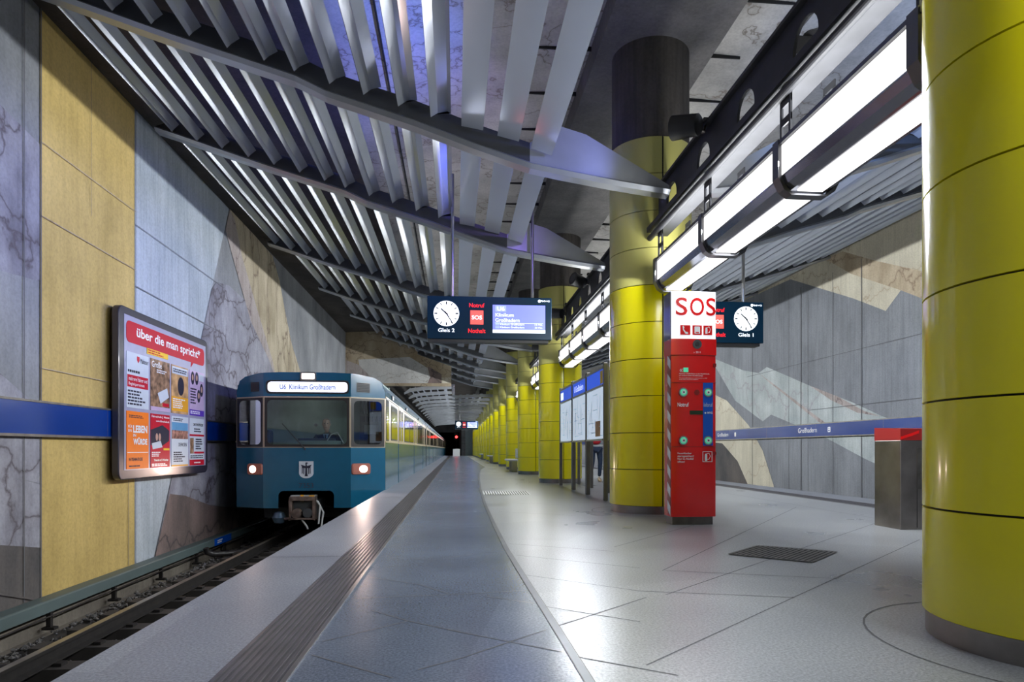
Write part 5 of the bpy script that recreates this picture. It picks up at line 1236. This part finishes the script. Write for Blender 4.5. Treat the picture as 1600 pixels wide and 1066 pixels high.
# ------------------------------------------------------------------ red emergency pillar
def sos():
    Yf = onZ(1080, 820.5)[1]; x0 = onY(1049, 700, Yf)[0]; x1 = onY(1118, 700, Yf)[0]; D = .24
    t = thing('emergency_pillar', 'tall red SOS emergency call pillar with white top standing on the platform', 'emergency pillar', ((x0 + x1) / 2, Yf + D / 2, 0))
    u, w, n = (1, 0, 0), (0, 0, 1), (0, -1, 0); W = x1 - x0
    def Z(py): return onY(1083, py, Yf)[2]
    def X_(px): return onY(px, 600, Yf)[0]
    def bow(z0, z1, mat, extra=0.0, wid=0.0):
        b = MB(); N = 12
        ring = lambda z: [(x0 - wid + (W + 2 * wid) * k / N, Yf - extra - .014 * (1 - (2 * k / N - 1) ** 2), z) for k in range(N + 1)] + [(x1 + wid, Yf + D, z), (x0 - wid, Yf + D, z)]
        b.loft([ring(z0), ring(z1)], mat); return b
    zt, zw, zh = Z(456), Z(530), Z(555)
    bow(0, .09, 'steel_dark', -.03, -.02).build('plinth', t)
    bow(.09, zh, 'red').build('body', t, smooth=True)
    bow(zh, zw, 'red', .008, .006).build('speaker_hood', t, smooth=True)
    bow(zw, zt, 'lit_white', .004, 0).build('lit_head', t, smooth=True)
    sp = MB()
    for a, b_ in ((x0 - .008, x0 - .001), (x1 + .001, x1 + .008)): sp.box(a, b_, Yf + .01, Yf + D, zw, zt, 'frame_dark')
    sp.build('side_cover', t)
    s = MB()
    for py in (555.5, 598, 698): z = Z(py); s.box(x0 - .001, x1 + .001, Yf - .0148, Yf + .03, z - .002, z + .002, 'red_dark')
    s.build('panel_gap', t)
    def fy(x): return Yf - .0155
    # hazard stripe down the left side
    h = MB(); xs = x0 - .003
    h.plate((xs, Yf + .0, .12), (0, 1, 0), (0, 0, 1), (-1, 0, 0), [(.02, 0), (.12, 0), (.12, zw - .15), (.02, zw - .15)], .001, 'red_dark')
    z = .1
    while z < zw - .25:
        h.plate((xs - .001, Yf, z), (0, 1, 0), (0, 0, 1), (-1, 0, 0), [(.02, .0), (.12, .07), (.12, .17), (.02, .10)], .001, 'white'); z += .2
    h.build('hazard_stripe', t)
    for ch, pa, pb in (('S', 1054.5, 1073), ('O', 1077, 1099), ('S', 1102, 1117)):
        xa, xb = X_(pa), X_(pb); text('sos_letter', ch, (xa, min(fy(xa), fy(xb)) - .006, Z(494)), u, w, Z(466) - Z(494), 'red', t, width=xb - xa, bold=.01, nrm=n)
    # three pictogram tiles
    for i, (pa, pb) in enumerate(((1062, 1077.5), (1081, 1095.5), (1098, 1111.5))):
        xa, xb = X_(pa), X_(pb); za, zb = Z(524), Z(509); yy = min(fy(xa), fy(xb)) - .006
        d = MB(); d.box(xa, xb, yy - .002, yy + .004, za, zb, 'red'); tl = d.build('pictogram_tile', t)
        d = MB(); O = ((xa + xb) / 2, yy - .002, (za + zb) / 2); q = (xb - xa) / 2
        if i == 0: d.plate(O, u, w, n, [(x * q, z * q) for x, z in ((-.6, .7), (-.35, .8), (-.2, .4), (-.35, .2), (.1, -.4), (.35, -.35), (.6, -.6), (.4, -.8), (0, -.75), (-.5, 0))], .001, 'white')
        elif i == 1: d.plate(O, u, w, n, rrect(-.6 * q, .6 * q, -.75 * q, .75 * q, .15 * q, 3), .001, 'white'); d.plate((O[0], O[1] - .001, O[2]), u, w, n, [(-.35 * q, -.6 * q), (.35 * q, -.6 * q), (.35 * q, -.4 * q), (-.35 * q, -.4 * q)], .001, 'red')
        else:
            d.plate(O, u, w, n, [(x * q, z * q) for x, z in ((-.6, -.8), (-.1, -.8), (-.1, .3), (-.2, .6), (-.5, .6), (-.6, .3))], .001, 'white')
            d.tube([(O[0] - .2 * q, O[1] - .002, O[2] + .6 * q), (O[0] + .3 * q, O[1] - .002, O[2] + .7 * q), (O[0] + .6 * q, O[1] - .002, O[2] + .2 * q), (O[0] + .4 * q, O[1] - .002, O[2] - .4 * q), (O[0] + .1 * q, O[1] - .002, O[2] - .6 * q)], .003, 'white', 6)
        d.build('pictogram', tl)
    # loudspeaker
    x = X_(1088); d = MB(); d.disc((x, fy(x) - .006, Z(538.5)), u, w, n, .05, .01, 'cab_dark', 28); d.disc((x, fy(x) - .016, Z(538.5)), u, w, n, .025, .004, 'black', 20); d.build('loudspeaker', t)
    text('maker_mark', '›› 2011', (X_(1082), fy(X_(1085)) - .01, Z(552.5)), u, w, .02, 'white', t, width=.08, nrm=n)
    # small notes
    d = MB(); xx = X_(1070); d.box(X_(1067), X_(1074.5), fy(xx) - .003, fy(xx), Z(582), Z(575), 'ring_green'); d.build('defibrillator_symbol', t)
    text('arrow_mark', '«', (X_(1061), fy(X_(1061)) - .002, Z(582)), u, w, .035, 'white', t, nrm=n)
    text('notice_text', 'Nächster Defibrillator in der Notfallsäule\nam anderen Ende des Bahnsteigs', (X_(1060), fy(X_(1060)) - .004, Z(589)), u, w, Z(583.5) - Z(589), 'white', t, width=X_(1107) - X_(1060), nrm=n)
    text('notice_text', 'The next defibrillator is in the emergency pillar\nat the other end of the platform', (X_(1060), fy(X_(1060)) - .004, Z(594.5)), u, w, Z(590.5) - Z(594.5), 'white', t, width=X_(1104) - X_(1060), nrm=n)
    # blue info strip
    d = MB(); xa, xb = X_(1097.5), X_(1113); d.face([(xa, fy(xa) - .003, Z(696.5)), (xb, fy(xb) - .003, Z(696.5)), (xb, fy(xb) - .003, Z(598.5)), (xa, fy(xa) - .003, Z(598.5))], 'blue'); bs = d.build('information_strip', t); bs['label'] = 'blue strip with two green-ringed buttons'
    for px, py, par in ((1066.5, 613.5, t), (1066.5, 688.5, t), (1105, 613.5, bs), (1105, 688.5, bs)):
        x = X_(px); y = fy(x) - .003; z = Z(py)
        d = MB(); d.disc((x, y, z), u, w, n, .05, .012, 'steel', 28); d.disc((x, y - .012, z), u, w, n, .036, .003, 'ring_green', 24); d.disc((x, y - .015, z), u, w, n, .022, .008, 'white', 20); d.disc((x, y - .023, z), u, w, n, .01, .001, 'cab_dark', 12); d.build('call_button', par, smooth=False)
    x = X_(1088); d = MB(); d.disc((x, fy(x) - .001, Z(613.5)), u, w, n, .03, .003, 'red_dark', 24); d.build('microphone', t)
    d = MB(); d.box(X_(1077), X_(1097), fy(X_(1080)) - .006, fy(X_(1080)) + .01, Z(648), Z(642), 'led_off'); d.build('display', t)
    text('notruf_text', 'Notruf', (X_(1057.5), fy(X_(1058)) - .004, Z(636)), u, w, Z(629.5) - Z(636), 'white', t, width=X_(1075) - X_(1057.5), bold=.015, nrm=n)
    text('inforuf_text', 'Inforuf', (X_(1098.5), fy(X_(1098)) - .006, Z(636)), u, w, Z(629.5) - Z(636), 'poster_white', bs, width=X_(1112) - X_(1098.5), nrm=n)
    text('operator_name', 'MVG', (X_(1104), fy(X_(1104)) - .006, Z(647)), u, w, Z(643.5) - Z(647), 'white', bs, width=X_(1112) - X_(1104), bold=.02, nrm=n)
    d = MB(); d.disc((X_(1101), fy(X_(1101)) - .005, Z(645.5)), u, w, n, .01, .002, 'white', 12); d.build('operator_logo', bs)
    text('notice_text', 'Feuerlöscher\nalarmgesichert!\nNur im Notfall\nöffnen!', (X_(1057.5), fy(X_(1058)) - .004, Z(723)), u, w, Z(707) - Z(723), 'white', t, width=X_(1083) - X_(1057.5), bold=.01, nrm=n)
    xa, xb = X_(1096.5), X_(1111.5); yy = fy(xa) - .008; za, zb = Z(722), Z(705.5)
    d = MB()
    for r4 in ((xa, xb, za, za + .006), (xa, xb, zb - .006, zb), (xa, xa + .006, za, zb), (xb - .006, xb, za, zb)): d.box(r4[0], r4[1], yy - .002, yy, r4[2], r4[3], 'white')
    O = ((xa + xb) / 2, yy - .001, (za + zb) / 2); q = (xb - xa) / 2
    d.plate(O, u, w, n, [(x * q, z * q) for x, z in ((-.55, -.85), (-.05, -.85), (-.05, .3), (-.15, .6), (-.45, .6), (-.55, .3))], .001, 'white')
    d.tube([(O[0] - .2 * q, yy - .003, O[2] + .6 * q), (O[0] + .3 * q, yy - .003, O[2] + .7 * q), (O[0] + .6 * q, yy - .003, O[2] + .1 * q), (O[0] + .3 * q, yy - .003, O[2] - .5 * q), (O[0], yy - .003, O[2] - .6 * q)], .003, 'white', 6); d.build('extinguisher_symbol', t)
    for py in (571, 709): d = MB(); d.box(x1 - .03, x1 + .003, Yf - .015, Yf + .02, Z(py) - .015, Z(py) + .02, 'red_dark'); d.build('lock', t)
sos()

# ------------------------------------------------------------------ glass information boards
def info():
    ysq = [10.3, 11.76, 13.2, 14.75]
    labs = ['nearest of the three glass timetable boards, beside the column behind the red pillar', 'middle one of the three glass timetable boards', 'farthest of the three glass timetable boards']
    for i in range(3):
        y0, y1 = ysq[i], ysq[i + 1]; x = 2.4
        t = thing('timetable_board', labs[i], 'information board', (x, y0, 0), 'glazed timetable boards')
        for yy in ((y0, y1 - .07) if i == 2 else (y0,)) if i < 2 else (y0, y1):
            MB().box(x - .035, x + .035, yy, yy + .06, 0, 2.22, 'post_steel').build('post', t, bevel=.008)
        if i < 2: MB().box(x - .035, x + .035, y1 - .075, y1 - .015, 0, 2.22, 'post_steel').build('post', t, bevel=.008)
        a, b_ = y0 + .07, y1 - .09
        f = MB(); f.box(x - .045, x + .06, a, b_, .97, 1.0, 'steel'); f.box(x - .045, x + .06, a, b_, 2.13, 2.17, 'steel'); f.box(x - .045, x - .02, a, b_, 1.84, 1.88, 'steel'); f.box(x + .03, x + .06, a, b_, 1.0, 2.13, 'steel'); f.build('frame', t)
        h = MB(); h.box(x - .03, x + .02, a, b_, 1.88, 2.13, 'board_blue'); hd = h.build('header', t)
        u, w, n = (0, -1, 0), (0, 0, 1), (-1, 0, 0)
        if i == 1: text('header_text', 'U Großhadern', (x - .03, (a + b_) / 2, 1.95), u, w, .12, 'text_white', hd, align='c', width=.9, nrm=n)
        d = MB()
        if i == 0: d.box(x - .033, x - .03, a + .02, a + .2, 1.9, 2.11, 'poster_yellow')
        elif i == 2: d.box(x - .033, x - .03, b_ - .4, b_ - .05, 1.92, 2.08, 'text_white')
        if i != 1: d.build('header_field', hd)
        p = MB(); p.box(x - .03, x + .02, a, b_, 1.0, 1.84, 'board_light'); pn = p.build('map_panel', t)
        q = MB(); rn = random.Random(20 + i); O = (x - .03, b_, 1.0); Wd = b_ - a
        for k in range(26):
            xx = rn.uniform(.04, Wd - .15); zz = rn.uniform(.05, .75); ll = rn.uniform(.06, .4)
            if rn.random() < .5: q.plate(O, u, w, n, [(xx, zz), (min(Wd - .03, xx + ll), zz + .0), (min(Wd - .03, xx + ll), zz + .008), (xx, zz + .008)], .0012, 'cyan_grey')
            else: q.plate(O, u, w, n, [(xx, zz * .6), (xx + .01, zz * .6), (xx + .01 + ll * .2, min(.8, zz * .6 + ll)), (xx + ll * .2, min(.8, zz * .6 + ll))], .0012, 'paint_grey')
        if i == 0: q.plate(O, u, w, n, [(Wd * .55, .04), (Wd * .85, .04), (Wd * .85, .3), (Wd * .55, .3)], .0011, 'poster_tan')
        q.build('map_lines', pn)
    for y in (12.1, 13.65, 15.1):
        d = MB(); d.box(2.85, 2.91, y, y + .06, 0, 2.22, 'post_steel'); tag(d.build('board_post', bevel=.008), {12.1: 'steel post behind the nearest timetable board', 13.65: 'steel post behind the middle timetable board', 15.1: 'steel post behind the farthest timetable board'}[y], 'post', 'rear posts of the timetable boards')
info()

# ------------------------------------------------------------------ floor grates, bin, benches, end-of-platform things
def grate(px, label, light):
    P = [Vector(onZ(*p)) for p in px]
    t = MB(); up = Vector((0, 0, .003)); t.face([p + up for p in P], 'gap_black')
    n = 16 if not light else 18; b = t
    for i in range(n + 1):
        f = i / n; a = P[0].lerp(P[1], f); c_ = P[3].lerp(P[2], f); d = (P[1] - P[0]).normalized() * (.012 if not light else .014)
        b.face([a - d + up * 2, a + d + up * 2, c_ + d + up * 2, c_ - d + up * 2], 'white' if light else 'steel_dark')
    for q in ((0, 1), (3, 2)):
        a, c_ = P[q[0]], P[q[1]]; d = (P[3] - P[0]).normalized() * .012; b.face([a - d + up * 2.2, c_ - d + up * 2.2, c_ + d + up * 2.2, a + d + up * 2.2], 'steel_dark')
    tag(b.build('floor_grate'), label, 'floor grate')
grate([(1139, 867), (1268, 879.5), (1307, 863), (1185, 853.5)], 'dark slotted floor grate in the granite right of the red pillar', False)
grate([(757, 773.5), (828, 773.5), (822, 768), (755, 768)], 'black and white striped grate in the floor left of the information boards', True)
def binn():
    Y0 = onZ(1420, 828)[1]; x0 = onY(1407, 700, Y0)[0]
    t = thing('waste_bin', 'steel waste bin with a red top partly hidden behind the nearest column', 'waste bin', (x0 + .3, Y0 + .2, 0))
    zt = onY(1407, 688, Y0)[2]; zr = onY(1407, 670, Y0)[2]
    MB().box(x0, x0 + .62, Y0, Y0 + .42, .0, zt, 'steel_worn').build('body', t, bevel=.006)
    d = MB(); d.loft([[(x0, Y0, zt), (x0 + .62, Y0, zt), (x0 + .62, Y0 + .42, zt), (x0, Y0 + .42, zt)], [(x0, Y0 - .0, zr), (x0 + .62, Y0 - .0, zr), (x0 + .62, Y0 + .42, zr + .02), (x0, Y0 + .42, zr + .02)]], 'red_dark'); d.build('red_lid', t)
    d = MB(); d.face([(x0 + .0, Y0 - .003, zt + .005), (x0 + .2, Y0 - .003, zt + .07), (x0 + .2, Y0 - .003, zt + .1), (x0, Y0 - .003, zt + .035)], 'red'); d.build('lid_trim', t)
    MB().box(x0 + .18, x0 + .5, Y0 - .006, Y0, .42, zt - .08, 'steel_dark').build('flap', t); MB().box(x0 + .18, x0 + .185, Y0 - .003, Y0, .02, .42, 'gap_black').build('door_gap', t)
binn()
def bench(y, lab):
    t = thing('bench', lab, 'bench', (XC - .03, y, 0), 'white benches between the columns')
    MB().box(XC - .75, XC - .3, y - .9, y + .9, .40, .46, 'white').build('seat', t, bevel=.015)
    MB().box(XC - .34, XC - .3, y - .9, y + .9, .5, .85, 'white').build('backrest', t, bevel=.01)
    for yy in (y - .6, y + .55):
        MB().box(XC - .6, XC - .4, yy, yy + .05, 0, .4, 'steel').build('leg', t); MB().box(XC - .33, XC - .3, yy, yy + .05, .4, .55, 'steel').build('back_support', t)
    return t
for y, lab in ((24.3, 'nearest white bench, against the row of yellow columns'), (38.6, 'second white bench far along the column row'), (51.4, 'farthest white bench near the end of the column row')): bench(y, lab)
d = MB(); p0 = onZ(708, 710.5); Yw = 78.0; d.box(-.38 + .05, .5, Yw, Yw + .5, 0, .85, 'white'); tag(d.build('equipment_cabinet', bevel=.02), 'small white cabinet at the far end of the platform by the tunnel mouth', 'cabinet')
q = onY(717, 683, YE + 3); q = (.1, q[1], q[2]); t = thing('track_signal', 'red track signal glowing in the dark tunnel mouth', 'signal', (q[0] - .0, YE + 3, -1.2))
MB().cyl((q[0], YE + 3.1, -1.2), (q[0], YE + 3.1, q[2]), .05, 'black').build('mast', t); MB().box(q[0] - .3, q[0] + .3, YE + 2.9, YE + 3.2, q[2] - .4, q[2] + .5, 'black').build('signal_head', t)
MB().disc((q[0], YE + 2.89, q[2]), (1, 0, 0), (0, 0, 1), (0, -1, 0), .16, .01, 'signal_red').build('red_lamp', t)
